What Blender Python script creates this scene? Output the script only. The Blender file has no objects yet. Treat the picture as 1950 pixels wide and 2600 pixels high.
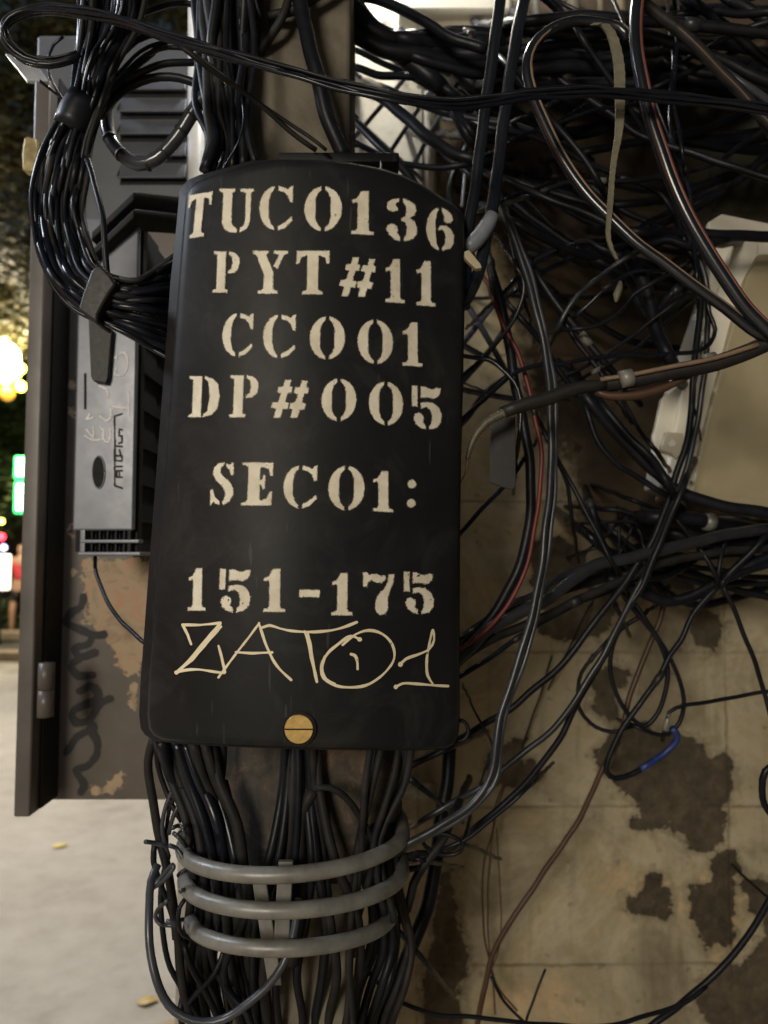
import bpy, bmesh, math, random
import numpy as np
from mathutils import Vector, Matrix
R = math.radians
C = bpy.context.scene.collection
SC = bpy.context.scene
random.seed(7)

# ------------------------------------------------------------------ camera
PITCH = R(3.4); CAMZ = 1.5
FP = 26/36*2212.0                     # focal length in units of a 1659 x 2212 frame
cam_d = bpy.data.cameras.new('camera'); cam = bpy.data.objects.new('camera', cam_d); C.objects.link(cam)
cam.location = (0, 0, CAMZ); cam.rotation_euler = (R(90)+PITCH, 0, 0)
cam_d.sensor_fit = 'VERTICAL'; cam_d.sensor_height = 36; cam_d.sensor_width = 27; cam_d.lens = 26
cam_d.clip_start = 0.02; cam_d.clip_end = 400
cam_d.dof.use_dof = True; cam_d.dof.focus_distance = 0.78; cam_d.dof.aperture_fstop = 4.2
SC.camera = cam

# ------------------------------------------------------------------ night sky, faint cool key, street lamps
SC.view_settings.view_transform = 'Standard'; SC.view_settings.look = 'None'
SC.view_settings.exposure = 0.2; SC.view_settings.gamma = 1
w = bpy.data.worlds.new('World'); SC.world = w; w.use_nodes = True
wn = w.node_tree; bg = wn.nodes['Background']
sky = wn.nodes.new('ShaderNodeTexSky'); sky.sky_type = 'NISHITA'; sky.sun_disc = False
sky.sun_elevation = R(1.0); sky.sun_rotation = R(250)
wn.links.new(sky.outputs[0], bg.inputs[0]); bg.inputs[1].default_value = 0.05

def lamp(name, loc, energy, col, radius=.12, kind='POINT', target=None, spot=None):
    d = bpy.data.lights.new(name, kind); d.energy = energy; d.color = col
    if kind == 'AREA':
        d.shape = 'RECTANGLE'; d.size = radius; d.size_y = radius*.5
    else: d.shadow_soft_size = radius
    if spot: d.spot_size = R(spot); d.spot_blend = .5
    o = bpy.data.objects.new(name, d); C.objects.link(o); o.location = loc
    if target is not None:
        o.rotation_euler = (Vector(target)-Vector(loc)).to_track_quat('-Z', 'Y').to_euler()
    return o
# cool white street lamp up to the left, a little behind the box: rims the cables
lamp('street_light_cool', (-2.4, 1.0, 3.3), 135, (.80, .88, 1.0), .16)
# warm street lamp behind the photographer
lamp('street_light_warm', (-1.3, -3.0, 2.4), 345, (1.0, .91, .76), .55)
# lamp over the street beyond
lamp('street_light_far', (-3.4, 6.0, 5.2), 1950, (1.0, .89, .77), .25, 'SPOT', (-3.2, 4.6, 0), 120)
lamp('street_light_opposite', (-6.2, 11.3, 4.9), 1300, (1.0, .84, .60), .2, 'SPOT', (-6.4, 13.0, 0), 110)
# lit alley behind, above the frame
lamp('alley_light', (-.10, 1.27, 2.80), 24.0, (.98, .96, .92), .05)

# ------------------------------------------------------------------ helpers
def ray(px, py):
    cx = (px-829.5)/FP; cy = (1106-py)/FP
    return cx, math.cos(PITCH)-cy*math.sin(PITCH), math.sin(PITCH)+cy*math.cos(PITCH)
def at(px, py, Y):
    x, y, z = ray(px, py)
    return Vector((x/y*Y, Y, CAMZ+z/y*Y))
OFF = {'D': (0, 0, 1), 'A': (0, 0, .359), 'B': (510.5, 0, .359), 'A2': (0, 510.5, .359), 'B2': (510.5, 510.5, .359),
       'A3': (0, 1106, .359), 'B3': (510.5, 1106, .359), 'R1': (1063.5, 0, .359), 'R2': (1063.5, 510.5, .359),
       'R3': (1063.5, 1106, .359), 'R4': (1063.5, 1616.5, .359), 'L4': (0, 1616.5, .359), 'B4': (510.5, 1616.5, .359)}
def P(tile, s):
    ox, oy, k = OFF[tile]
    return [(ox+float(a.split(',')[0])*k, oy+float(a.split(',')[1])*k) for a in s.split()]

def tag(o, label=None, cat=None, group=None, kind=None):
    if label: o['label'] = label
    if cat: o['category'] = cat
    if group: o['group'] = group
    if kind: o['kind'] = kind
    return o
def empty(name, loc, label, cat, group=None):
    o = bpy.data.objects.new(name, None); C.objects.link(o); o.location = loc; o.empty_display_size = .02
    bpy.context.view_layer.update()
    return tag(o, label, cat, group)
def mk(name, verts, faces, m, parent=None, smooth=False, label=None):
    me = bpy.data.meshes.new(name)
    off = Vector(parent_world(parent)) if parent is not None else Vector((0, 0, 0))
    me.from_pydata([tuple(Vector(v)-off) for v in verts], [], faces)
    me.update()
    if m: me.materials.append(m)
    if smooth: me.polygons.foreach_set('use_smooth', [True]*len(me.polygons))
    o = bpy.data.objects.new(name, me); C.objects.link(o)
    if parent is not None: o.parent = parent
    if label: o['label'] = label
    return o
def parent_world(p):
    v = Vector((0, 0, 0))
    while p is not None:
        v += Vector(p.location); p = p.parent
    return v
def fix_normals(o):
    bm = bmesh.new(); bm.from_mesh(o.data); bmesh.ops.recalc_face_normals(bm, faces=bm.faces); bm.to_mesh(o.data); bm.free(); return o
def bevel(o, wdt, seg=2):
    b = o.modifiers.new('bevel', 'BEVEL'); b.width = wdt; b.segments = seg; b.limit_method = 'ANGLE'; b.angle_limit = R(35)
    o.data.polygons.foreach_set('use_smooth', [True]*len(o.data.polygons))
    wnm = o.modifiers.new('wn', 'WEIGHTED_NORMAL'); wnm.keep_sharp = False
    return o
def box_vf(x0, x1, y0, y1, z0, z1):
    v = [(x, y, z) for x in (x0, x1) for y in (y0, y1) for z in (z0, z1)]
    f = [(0, 1, 3, 2), (4, 6, 7, 5), (0, 4, 5, 1), (2, 3, 7, 6), (0, 2, 6, 4), (1, 5, 7, 3)]
    return v, f
def box(name, x0, x1, y0, y1, z0, z1, m, parent=None, bv=0, label=None):
    v, f = box_vf(x0, x1, y0, y1, z0, z1)
    o = fix_normals(mk(name, v, f, m, parent, label=label))
    if bv: bevel(o, bv)
    return o
def boxes(name, L, m, parent=None, bv=0):
    V = []; F = []
    for b in L:
        v, f = box_vf(*b); n = len(V); V += v; F += [tuple(i+n for i in q) for q in f]
    o = fix_normals(mk(name, V, F, m, parent))
    if bv: bevel(o, bv)
    return o
def pxbox(name, x0, y0, x1, y1, Y, depth, m, parent=None, bv=0, label=None):
    """a box whose front face at distance Y covers the given frame rectangle"""
    a = at(x0, y0, Y); b = at(x1, y1, Y)
    return box(name, a.x, b.x, Y, Y+depth, b.z, a.z, m, parent, bv, label)
def prism(name, pts, depth, m, parent=None, bv=0, label=None, dirv=None):
    """pts: list of 3-D points (front outline); extruded backwards"""
    n = len(pts); d = Vector(dirv) if dirv else Vector((0, depth, 0))
    v = [Vector(p) for p in pts]+[Vector(p)+d for p in pts]
    f = [tuple(range(n)), tuple(range(2*n-1, n-1, -1))]+[(i, i+n, (i+1) % n+n, (i+1) % n) for i in range(n)]
    o = fix_normals(mk(name, v, f, m, parent, label=label))
    if bv: bevel(o, bv)
    return o
def catmull(pts, step=.012, closed=False):
    P_ = [Vector(p) for p in pts]; n = len(P_); out = []
    rng = n if closed else n-1
    for i in range(rng):
        if closed: p0, p1, p2, p3 = P_[(i-1) % n], P_[i], P_[(i+1) % n], P_[(i+2) % n]
        else:
            p1, p2 = P_[i], P_[i+1]
            p0 = P_[i-1] if i > 0 else p1*2-p2
            p3 = P_[i+2] if i+2 < n else p2*2-p1
        # centripetal
        d1 = max((p1-p0).length, 1e-5)**.5; d2 = max((p2-p1).length, 1e-5)**.5; d3 = max((p3-p2).length, 1e-5)**.5
        m1 = (p2-p1)+((p1-p0)/d1-(p2-p0)/(d1+d2))*d2
        m2 = (p2-p1)+((p3-p2)/d3-(p3-p1)/(d2+d3))*d2
        k = max(2, min(40, int((p2-p1).length/step)))
        for j in range(k):
            t = j/k; t2 = t*t; t3 = t2*t
            out.append(p1*(2*t3-3*t2+1)+m1*(t3-2*t2+t)+p2*(-2*t3+3*t2)+m2*(t3-t2))
    if not closed: out.append(P_[-1].copy())
    return out
def tube_vf(pts, rad, sides=10, cap=True, flat=None):
    n = len(pts)
    if not hasattr(rad, '__len__'): rad = [rad]*n
    V = []; F = []
    T = [(pts[min(i+1, n-1)]-pts[max(i-1, 0)]).normalized() for i in range(n)]
    up = Vector((0, 1, 0))
    if abs(T[0].dot(up)) > .95: up = Vector((1, 0, 0))
    N = (up-T[0]*up.dot(T[0])).normalized()
    for i in range(n):
        N = (N-T[i]*N.dot(T[i]))
        N = N.normalized() if N.length > 1e-6 else Vector((0, 1, 0))
        B = T[i].cross(N)
        for s in range(sides):
            a = 2*math.pi*s/sides
            if flat: V.append(pts[i]+N*(math.cos(a)*rad[i]*flat)+B*(math.sin(a)*rad[i]))
            else: V.append(pts[i]+N*(math.cos(a)*rad[i])+B*(math.sin(a)*rad[i]))
    for i in range(n-1):
        for s in range(sides):
            a = i*sides+s; b = i*sides+(s+1) % sides
            F.append((a, b, b+sides, a+sides))
    if cap:
        F.append(tuple(range(sides-1, -1, -1))); F.append(tuple((n-1)*sides+s for s in range(sides)))
    return V, F
def tube(name, pts, rad, m, parent=None, sides=10, step=.012, smooth_path=True, label=None, flat=None, wob=0):
    pp = catmull(pts, step) if smooth_path else [Vector(p) for p in pts]
    if hasattr(rad, '__len__') and len(rad) != len(pp):
        n = len(pp); k = len(rad)
        rad = [rad[min(int(i/(n-1)*(k-1)), k-2)]*(1-(i/(n-1)*(k-1)-min(int(i/(n-1)*(k-1)), k-2)))
               + rad[min(int(i/(n-1)*(k-1)), k-2)+1]*(i/(n-1)*(k-1)-min(int(i/(n-1)*(k-1)), k-2)) for i in range(n)]
    if wob:
        a1, a2, a3 = [random.uniform(0, 6.28) for _ in range(3)]; l = 0; q = []
        for i, p in enumerate(pp):
            if i: l += (pp[i]-pp[i-1]).length
            q.append(p+Vector((math.sin(l*38+a1)+.6*math.sin(l*83+a2), math.sin(l*45+a2), math.sin(l*52+a3)+.6*math.sin(l*97+a1)))*wob)
        pp = q
    v, f = tube_vf(pp, rad, sides, flat=flat)
    return mk(name, v, f, m, parent, smooth=True, label=label)
def path3(pp, Y0, Y1, jit=0.0, Ys=None):
    """frame points + distances -> points in the scene"""
    L = [0]
    for a, b in zip(pp, pp[1:]): L.append(L[-1]+math.hypot(b[0]-a[0], b[1]-a[1]))
    out = []; ph = random.random()*6
    for (x, y), l in zip(pp, L):
        t = l/max(L[-1], 1e-6)
        if Ys:
            s = t*(len(Ys)-1); i = min(int(s), len(Ys)-2); Y = Ys[i]+(Ys[i+1]-Ys[i])*(s-i)
        else: Y = Y0+(Y1-Y0)*t
        Y += jit*math.sin(ph+t*5)
        out.append(at(x, y, Y))
    return out

# ------------------------------------------------------------------ materials
def new_mat(name):
    m = bpy.data.materials.new(name); m.use_nodes = True
    nt = m.node_tree; return m, nt, nt.nodes['Principled BSDF']
def ramp(nt, stops):
    r = nt.nodes.new('ShaderNodeValToRGB'); e = r.color_ramp.elements
    e[0].position = stops[0][0]; e[0].color = (*stops[0][1], 1)
    e[1].position = stops[-1][0]; e[1].color = (*stops[-1][1], 1)
    for p, c in stops[1:-1]:
        x = e.new(p); x.color = (*c, 1)
    return r
def noise(nt, scale, detail=4, rough=.55, vec=None, dist=0):
    n = nt.nodes.new('ShaderNodeTexNoise'); n.inputs['Scale'].default_value = scale
    n.inputs['Detail'].default_value = detail; n.inputs['Roughness'].default_value = rough; n.inputs['Distortion'].default_value = dist
    if vec is not None: nt.links.new(vec, n.inputs['Vector'])
    return n
def objco(nt):
    return nt.nodes.new('ShaderNodeTexCoord').outputs['Object']
def mth(nt, op, a, b=None, clamp=False):
    n = nt.nodes.new('ShaderNodeMath'); n.operation = op; n.use_clamp = clamp
    for i, v in enumerate((a, b)):
        if v is None: continue
        if isinstance(v, (int, float)): n.inputs[i].default_value = v
        else: nt.links.new(v, n.inputs[i])
    return n.outputs[0]
def mixc(nt, f, a, b):
    n = nt.nodes.new('ShaderNodeMix'); n.data_type = 'RGBA'
    if isinstance(f, (int, float)): n.inputs[0].default_value = f
    else: nt.links.new(f, n.inputs[0])
    for i, v in ((6, a), (7, b)):
        if isinstance(v, tuple): n.inputs[i].default_value = (*v, 1)
        else: nt.links.new(v, n.inputs[i])
    return n.outputs[2]
def attr(nt, name):
    a = nt.nodes.new('ShaderNodeAttribute'); a.attribute_name = name; return a.outputs['Fac']
def bump(nt, bsdf, h, strength=.3, dist=.001):
    b = nt.nodes.new('ShaderNodeBump'); b.inputs['Strength'].default_value = strength; b.inputs['Distance'].default_value = dist
    nt.links.new(h, b.inputs['Height']); nt.links.new(b.outputs[0], bsdf.inputs['Normal'])
def simple(name, c1, c2, rough=.5, scale=40, bumpd=.0004, metal=0.0, rr=.12, bs=.25, spec=.5):
    m, nt, b = new_mat(name); co = objco(nt)
    n = noise(nt, scale, 5, .6, co); r = ramp(nt, [(.3, c1), (.7, c2)])
    nt.links.new(n.outputs[0], r.inputs[0]); nt.links.new(r.outputs[0], b.inputs['Base Color'])
    n2 = noise(nt, scale*2.3, 3, .6, co)
    nt.links.new(mth(nt, 'MULTIPLY_ADD', n2.outputs[0], rr*2), b.inputs['Roughness'])
    mul = b.inputs['Roughness'].links[0].from_node; mul.inputs[2].default_value = rough-rr
    b.inputs['Metallic'].default_value = metal
    b.inputs['Specular IOR Level'].default_value = spec
    bump(nt, b, n2.outputs[0], bs, bumpd)
    return m
def emis(name, col, s):
    m, nt, b = new_mat(name); b.inputs['Base Color'].default_value = (*col, 1)
    b.inputs['Emission Color'].default_value = (*col, 1); b.inputs['Emission Strength'].default_value = s
    return m
M = {}
M['black'] = simple('black_rubber', (.005, .006, .010), (.012, .013, .017), .42, 60, rr=.16, spec=.24)
M['gloss'] = simple('glossy_black', (.005, .006, .011), (.010, .012, .018), .28, 30, rr=.08, spec=.36)
M['hose'] = simple('heavy_hose', (.006, .007, .011), (.012, .014, .020), .25, 30, rr=.05, spec=.7)
M['dull'] = simple('dusty_black', (.010, .010, .012), (.026, .024, .023), .58, 50, spec=.22)
M['grey'] = simple('grey_sheath', (.016, .018, .023), (.030, .032, .038), .34, 50)
M['slate'] = simple('slate_hose', (.032, .036, .046), (.055, .06, .072), .32, 30)
M['brown'] = simple('brown_sheath', (.045, .022, .012), (.075, .038, .02), .5, 40)
M['tan'] = simple('tan_stripe', (.15, .10, .06), (.22, .15, .09), .5, 60)
M['red'] = simple('red_sheath', (.10, .013, .010), (.15, .02, .015), .5, 40)
M['rust'] = simple('rust_stripe', (.10, .03, .02), (.17, .055, .035), .5, 60)
M['blue'] = simple('blue_tape', (.012, .028, .13), (.025, .05, .20), .45, 80)
M['tape'] = simple('black_tape', (.010, .009, .009), (.018, .016, .015), .55, 90)
M['strap'] = simple('beige_strap', (.12, .11, .075), (.19, .175, .125), .55, 90)
M['galv'] = simple('galvanised_ring', (.14, .137, .125), (.25, .245, .225), .40, 40, .0006, .15)
M['pvc'] = simple('pale_pvc', (.42, .42, .40), (.58, .57, .54), .45, 30)
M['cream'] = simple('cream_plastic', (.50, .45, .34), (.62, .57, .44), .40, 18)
M['cream2'] = simple('tan_shaded_cream', (.34, .29, .18), (.42, .36, .23), .45, 10)  # on the meter cover: shade of its front face put into the cream
M['white_lit'] = simple('white_lit_cream', (.74, .70, .59), (.82, .79, .69), .35, 14)  # white; on the meter box it stands for brightly lit cream
M['brass'] = simple('brass', (.42, .27, .09), (.60, .42, .16), .42, 120, .0006, .75)
M['hole'] = simple('dark_recess', (.003, .003, .004), (.006, .006, .007), .8, 40)
M['steel'] = simple('worn_steel', (.30, .31, .33), (.42, .43, .45), .38, 30, metal=.6)
M['bars'] = simple('painted_bar', (.05, .06, .085), (.10, .11, .14), .28, 60, rr=.08)

# more materials ---------------------------------------------------
def lid_mat():
    m, nt, b = new_mat('box_paint'); co = objco(nt)
    n = noise(nt, 7, 6, .6, co, .4); n2 = noise(nt, 60, 4, .6, co); n3 = noise(nt, 260, 3, .5, co)
    r = ramp(nt, [(.30, (.0080, .0088, .0105)), (.55, (.0115, .012, .0135)), (.78, (.021, .020, .019))])
    nt.links.new(n.outputs[0], r.inputs[0])
    # sparse pale scratches
    mp = nt.nodes.new('ShaderNodeMapping'); nt.links.new(co, mp.inputs[0]); mp.inputs['Scale'].default_value = (90, 90, 9); mp.inputs['Rotation'].default_value = (0, .5, 0)
    sc = noise(nt, 1.6, 2, .5, mp.outputs[0]); s = ramp(nt, [(.71, (0, 0, 0)), (.75, (1, 1, 1))]); nt.links.new(sc.outputs[0], s.inputs[0])
    g = mth(nt, 'MULTIPLY', s.outputs[0], .10)
    du = ramp(nt, [(.50, (0, 0, 0)), (.78, (1, 1, 1))]); nt.links.new(noise(nt, 14, 8, .72, co, 1.2).outputs[0], du.inputs[0]); g = mth(nt, 'ADD', g, mth(nt, 'MULTIPLY', du.outputs[0], .075))
    nt.links.new(mixc(nt, g, r.outputs[0], (.25, .24, .22)), b.inputs['Base Color'])
    rr = mth(nt, 'ADD', mth(nt, 'MULTIPLY', n.outputs[0], .30), .34)
    nt.links.new(rr, b.inputs['Roughness'])
    b.inputs['Specular IOR Level'].default_value = .20
    bump(nt, b, n3.outputs[0], .12, .0003)
    return m
M['lid'] = lid_mat()

def paint_mat(name, c1, c2, grain=900, soft=True):
    """stencil / marker paint: coverage comes from the 'cov' attribute (0.5 = stencil edge)"""
    m, nt, b = new_mat(name); co = objco(nt)
    cov = attr(nt, 'cov')
    n = noise(nt, grain, 3, .7, co); n2 = noise(nt, 150, 5, .65, co); n3 = noise(nt, 40, 4, .6, co)
    c = ramp(nt, [(.3, c1), (.7, c2)]); nt.links.new(n3.outputs[0], c.inputs[0]); nt.links.new(c.outputs[0], b.inputs['Base Color'])
    b.inputs['Roughness'].default_value = .6
    e = mth(nt, 'ADD', cov, mth(nt, 'MULTIPLY', mth(nt, 'SUBTRACT', n.outputs[0], .5), 1.1 if soft else .25))
    a = mth(nt, 'MULTIPLY', mth(nt, 'SUBTRACT', e, .40), 6.0, True)
    # chips
    ch = mth(nt, 'MULTIPLY', mth(nt, 'SUBTRACT', .705, n2.outputs[0]), 30, True)
    a = mth(nt, 'MULTIPLY', a, ch)
    nt.links.new(a, b.inputs['Alpha'])
    bump(nt, b, n.outputs[0], .25, .0004)
    return m
M['stencil'] = paint_mat('stencil_paint', (.62, .56, .44), (.84, .79, .66))
M['marker'] = paint_mat('marker_paint', (.72, .62, .42), (.85, .76, .55), 600, False)
M['spray'] = paint_mat('black_spray', (.008, .008, .010), (.014, .013, .013), 500, True)
M['chalk'] = paint_mat('chalk_scrawl', (.62, .62, .63), (.78, .78, .79), 700, True)

# ------------------------------------------------------------------ sdf patches
def sd_poly(px, py, poly):
    """signed distance (negative inside) of arrays px,py to polygon"""
    d = np.full(px.shape, 1e9); inside = np.zeros(px.shape, bool)
    n = len(poly)
    for i in range(n):
        ax, ay = poly[i]; bx, by = poly[(i+1) % n]
        ex, ey = bx-ax, by-ay; wx, wy = px-ax, py-ay
        t = np.clip((wx*ex+wy*ey)/(ex*ex+ey*ey+1e-9), 0, 1)
        d = np.minimum(d, np.hypot(wx-ex*t, wy-ey*t))
        c = ((ay <= py) & (by > py)) | ((by <= py) & (ay > py))
        with np.errstate(divide='ignore', invalid='ignore'):
            xi = ax+(py-ay)/(by-ay+1e-12)*(bx-ax)
        inside ^= c & (px < xi)
    return np.where(inside, -d, d)
def sd_stroke(px, py, pl, hw):
    d = np.full(px.shape, 1e9)
    for (ax, ay), (bx, by) in zip(pl, pl[1:]):
        ex, ey = bx-ax, by-ay; wx, wy = px-ax, py-ay
        t = np.clip((wx*ex+wy*ey)/(ex*ex+ey*ey+1e-9), 0, 1)
        d = np.minimum(d, np.hypot(wx-ex*t, wy-ey*t))
    return d-hw*(1+.16*np.sin(px*.11+py*.07)+.10*np.sin(px*.05-py*.19))
def smooth2(pl, k=6):
    v = catmull([Vector((x, y, 0)) for x, y in pl], step=8)
    return [(p.x, p.y) for p in v]
def patch(name, items, surf, m, parent, step=1.6, margin=4.0, soft=3.0):
    """items: list of lists of shapes ('poly', pts) or ('stroke', pts, hw); one mesh lying on surf(px,py)->Vector"""
    V = []; F = []; CV = []
    for shapes in items:
        xs = [p[0] for s in shapes for p in s[1]]; ys = [p[1] for s in shapes for p in s[1]]
        ex = margin+max([s[2] for s in shapes if s[0] == 'stroke'] or [0])
        x0, x1, y0, y1 = min(xs)-ex, max(xs)+ex, min(ys)-ex, max(ys)+ex
        nx = max(2, int((x1-x0)/step)+1); ny = max(2, int((y1-y0)/step)+1)
        gx, gy = np.meshgrid(np.linspace(x0, x1, nx), np.linspace(y0, y1, ny))
        d = np.full(gx.shape, 1e9)
        for s in shapes:
            d = np.minimum(d, sd_poly(gx, gy, s[1]) if s[0] == 'poly' else sd_stroke(gx, gy, s[1], s[2]))
        keep = d < margin
        idx = -np.ones(gx.shape, int); 
        q = keep[:-1, :-1] & keep[1:, :-1] & keep[:-1, 1:] & keep[1:, 1:]
        use = np.zeros(gx.shape, bool)
        use[:-1, :-1] |= q; use[1:, :-1] |= q; use[:-1, 1:] |= q; use[1:, 1:] |= q
        n0 = len(V)
        idx[use] = np.arange(use.sum())+n0
        for x, y, dd in zip(gx[use], gy[use], d[use]):
            V.append(surf(x, y)); CV.append(min(1, max(0, .5-dd/(2*soft))))
        for j, i in zip(*np.nonzero(q)):
            F.append((int(idx[j, i]), int(idx[j+1, i]), int(idx[j+1, i+1]), int(idx[j, i+1])))
    o = mk(name, V, F, m, parent, smooth=True)
    a = o.data.attributes.new('cov', 'FLOAT', 'POINT'); a.data.foreach_set('value', CV)
    return o

# ------------------------------------------------------------------ glyphs (unit box, y down), stencil pieces
def G(*polys):
    return [[(float(a.split(',')[0]), float(a.split(',')[1])) for a in p.split()] for p in polys]
def arc(cx, cy, rx, ry, a0, a1, n=16):
    return [(cx+rx*math.cos(R(a0+(a1-a0)*i/n)), cy+ry*math.sin(R(a0+(a1-a0)*i/n))) for i in range(n+1)]
crescL = arc(.5, .5, .5, .5, 263, 97, 22)+[(.44, .93), (.34, .84), (.29, .70), (.29, .30), (.34, .16), (.44, .07)]
crescR = [(1-x, y) for x, y in crescL]
crescC = arc(.5, .5, .5, .5, 262, 98, 22)+[(.43, .94), (.33, .84), (.27, .66), (.27, .34), (.33, .16), (.43, .06)]
GL = {
'0': [crescL, crescR],
'C': [crescC]+G('.56,.0 .70,.03 .84,.08 .90,.02 .98,.0 .98,.36 .91,.36 .84,.22 .72,.13 .56,.10', '.56,1 .76,.95 .98,.78 .95,.70 .76,.83 .56,.91'),
'1': G('.40,.03 .46,0 .76,0 .76,.86 .80,.92 1,.94 1,1 0,1 0,.94 .20,.92 .28,.86 .28,.30 .22,.26 .04,.29 .02,.22 .22,.18 .34,.10'),
'3': G('.42,0 .2,.03 .04,.12 .03,.22 .10,.29 .22,.31 .36,.28 .38,.22 .31,.17 .33,.1 .42,.07',
       '.56,0 .78,.05 .94,.14 .98,.26 .92,.37 .76,.45 .92,.53 1,.67 .98,.82 .86,.93 .58,1 .58,.93 .66,.82 .67,.66 .62,.56 .50,.52 .50,.46 .62,.41 .66,.3 .65,.17 .56,.09',
       '.44,1 .28,.97 .10,.86 .0,.73 .05,.64 .18,.60 .32,.64 .38,.72 .34,.80 .44,.90'),
'6': [arc(.5, .5, .5, .5, 262, 98, 22)+[(.43, .94), (.36, .84), (.32, .6), (.32, .36), (.36, .16), (.43, .07)]]+
     G('.57,0 .76,.05 .92,.16 .96,.26 .88,.34 .74,.35 .63,.30 .66,.2 .57,.09',
       '.44,.49 .52,.42 .70,.41 .88,.49 1,.64 .98,.82 .86,.94 .57,1 .57,.93 .67,.84 .70,.68 .64,.54 .55,.49 .44,.53'),
'5': G('0,0 .18,.01 .18,.47 0,.47', '.30,.02 .42,.01 .56,.05 .70,.07 .84,.03 .97,.03 .95,.15 .86,.24 .72,.28 .55,.25 .30,.27',
       '.30,.40 .48,.37 .72,.38 .90,.48 1,.64 .97,.82 .84,.95 .58,1 .58,.93 .66,.85 .68,.68 .62,.54 .48,.47 .30,.52',
       '.45,1 .28,.97 .12,.88 .05,.76 .10,.66 .22,.62 .36,.67 .39,.75 .35,.83 .45,.92'),
'7': G('0,0 .14,.0 .2,.06 .38,.02 .58,.07 .74,.05 .71,.16 .60,.23 .44,.23 .26,.17 .14,.24 .12,.34 0,.34',
       '.84,.02 1,.02 .98,.2 .86,.42 .79,.6 .79,.85 .72,.97 .57,1 .43,.95 .38,.82 .42,.62 .55,.46 .70,.36 .80,.2'),
'T': G('0,0 1,0 1,.29 .93,.29 .88,.15 .70,.10 .66,.13 .66,.87 .71,.92 .80,.94 .80,1 .18,1 .18,.94 .28,.92 .33,.87 .33,.13 .30,.10 .12,.15 .07,.29 0,.29'),
'U': G('0,0 .46,0 .46,.05 .37,.09 .37,.76 .43,.86 .54,.91 .54,1 .35,.99 .18,.92 .11,.78 .11,.09 0,.05',
       '.62,0 1,0 1,.05 .93,.09 .92,.75 .84,.91 .64,1 .64,.90 .76,.83 .79,.7 .78,.09 .62,.05'),
'P': G('0,0 .46,0 .46,.91 .56,.94 .56,1 0,1 0,.95 .14,.92 .14,.08 0,.05', '.58,0 .8,.03 .97,.14 1,.27 .95,.42 .8,.52 .58,.54 .58,.48 .70,.42 .74,.27 .70,.12 .58,.06'),
'D': G('0,0 .40,0 .40,1 0,1 0,.95 .12,.92 .12,.08 0,.05', '.50,0 .75,.06 .93,.2 1,.5 .93,.8 .75,.94 .48,1 .48,.94 .62,.85 .68,.5 .62,.14 .50,.06'),
'Y': G('0,0 .44,0 .44,.05 .37,.09 .60,.50 .60,.87 .65,.92 .74,.94 .74,1 .18,1 .18,.94 .29,.92 .34,.87 .34,.56 .10,.1 0,.06', '.60,0 1,0 1,.05 .88,.1 .72,.42 .60,.36 .76,.09 .60,.05'),
'#': G('.36,0 .52,0 .48,.17 .56,.19 .53,.33 .43,.34 .36,.58 .47,.62 .43,.77 .31,.77 .24,1 .07,1 .13,.76 0,.73 .03,.60 .18,.59 .26,.35 .15,.32 .18,.19 .31,.17',
       '.82,.02 .97,.03 .93,.19 1,.21 .98,.35 .88,.36 .81,.60 .93,.63 .89,.78 .77,.79 .70,1 .52,1 .58,.78 .49,.75 .52,.62 .64,.60 .72,.37 .60,.34 .64,.20 .77,.19'),
'S': G('.55,0 .3,.03 .12,.14 .10,.28 .22,.42 .48,.54 .62,.66 .66,.78 .58,.90 .52,.94 .55,1 .8,.94 .98,.78 .98,.62 .84,.47 .54,.34 .40,.24 .42,.12 .55,.06',
       '.66,.02 .78,.06 .9,.01 .97,.0 .97,.30 .88,.30 .8,.16 .66,.09', '0,.64 .08,.64 .18,.80 .40,.93 .40,1 .24,.97 .12,.93 .05,1 0,1'),
'E': G('0,0 1,0 1,.3 .93,.3 .86,.14 .66,.09 .58,.12 .58,.42 .66,.40 .69,.29 .75,.29 .75,.62 .69,.62 .66,.53 .58,.50 .58,.86 .66,.90 .84,.84 .93,.68 1,.68 .98,1 0,1 0,.95 .15,.92 .20,.87 .20,.12 .15,.07 0,.05'),
'-': G('0,0 1,.04 .98,1 0,.94'),
':': None,
}
LINES = [
 [('T',400,418,459,512),('U',471,408,548,502),('C',560,402,634,497),('0',657,403,739,499),('1',759,413,808,506),('3',834,429,901,521),('6',921,449,981,541)],
 [('P',459.5,543.5,518,631.5),('Y',543.5,542,622,634),('T',640,542,711.5,635.5),('#',733,556.5,812,640.5),('1',832.5,560,874,653.5),('1',899,564,940.5,660.5)],
 [('C',479,677,549,770),('C',568,680,640,773),('0',668.5,684,745.5,776),('0',772.5,691,849,786),('1',869.5,696.5,912,790.5)],
 [('D',407,813,476,901),('P',495,811,559,901),('#',586,821,667,902),('0',694,818.5,770,909),('0',797,825,870.5,918),('5',890,834.5,954,927.5)],
 [('S',454,999,506,1090),('E',521,999.5,590,1091.5),('C',612,1006,686.5,1097.5),('0',709,1007,788,1102),('1',805.5,1018,849,1105)],
 [('1',405.5,1228,446,1318.5),('5',472,1229,543,1322.5),('1',568.5,1229,616.5,1321.5),('-',647,1274,691,1290),('1',716,1238,761,1328.5),('7',784.5,1238,851.5,1328),('5',872.5,1236,937.5,1326)],
]

# ------------------------------------------------------------------ curved box lid
KX = 1.88; X0 = -.103; Y0 = .75
def S(px, py, off=0.0):
    x, y, z = ray(px, py); a = x/y; Y = .76
    for _ in range(25): Y = Y0+KX*(a*Y-X0)**2-off
    return Vector((a*Y, Y, CAMZ+z/y*Y))

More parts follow.
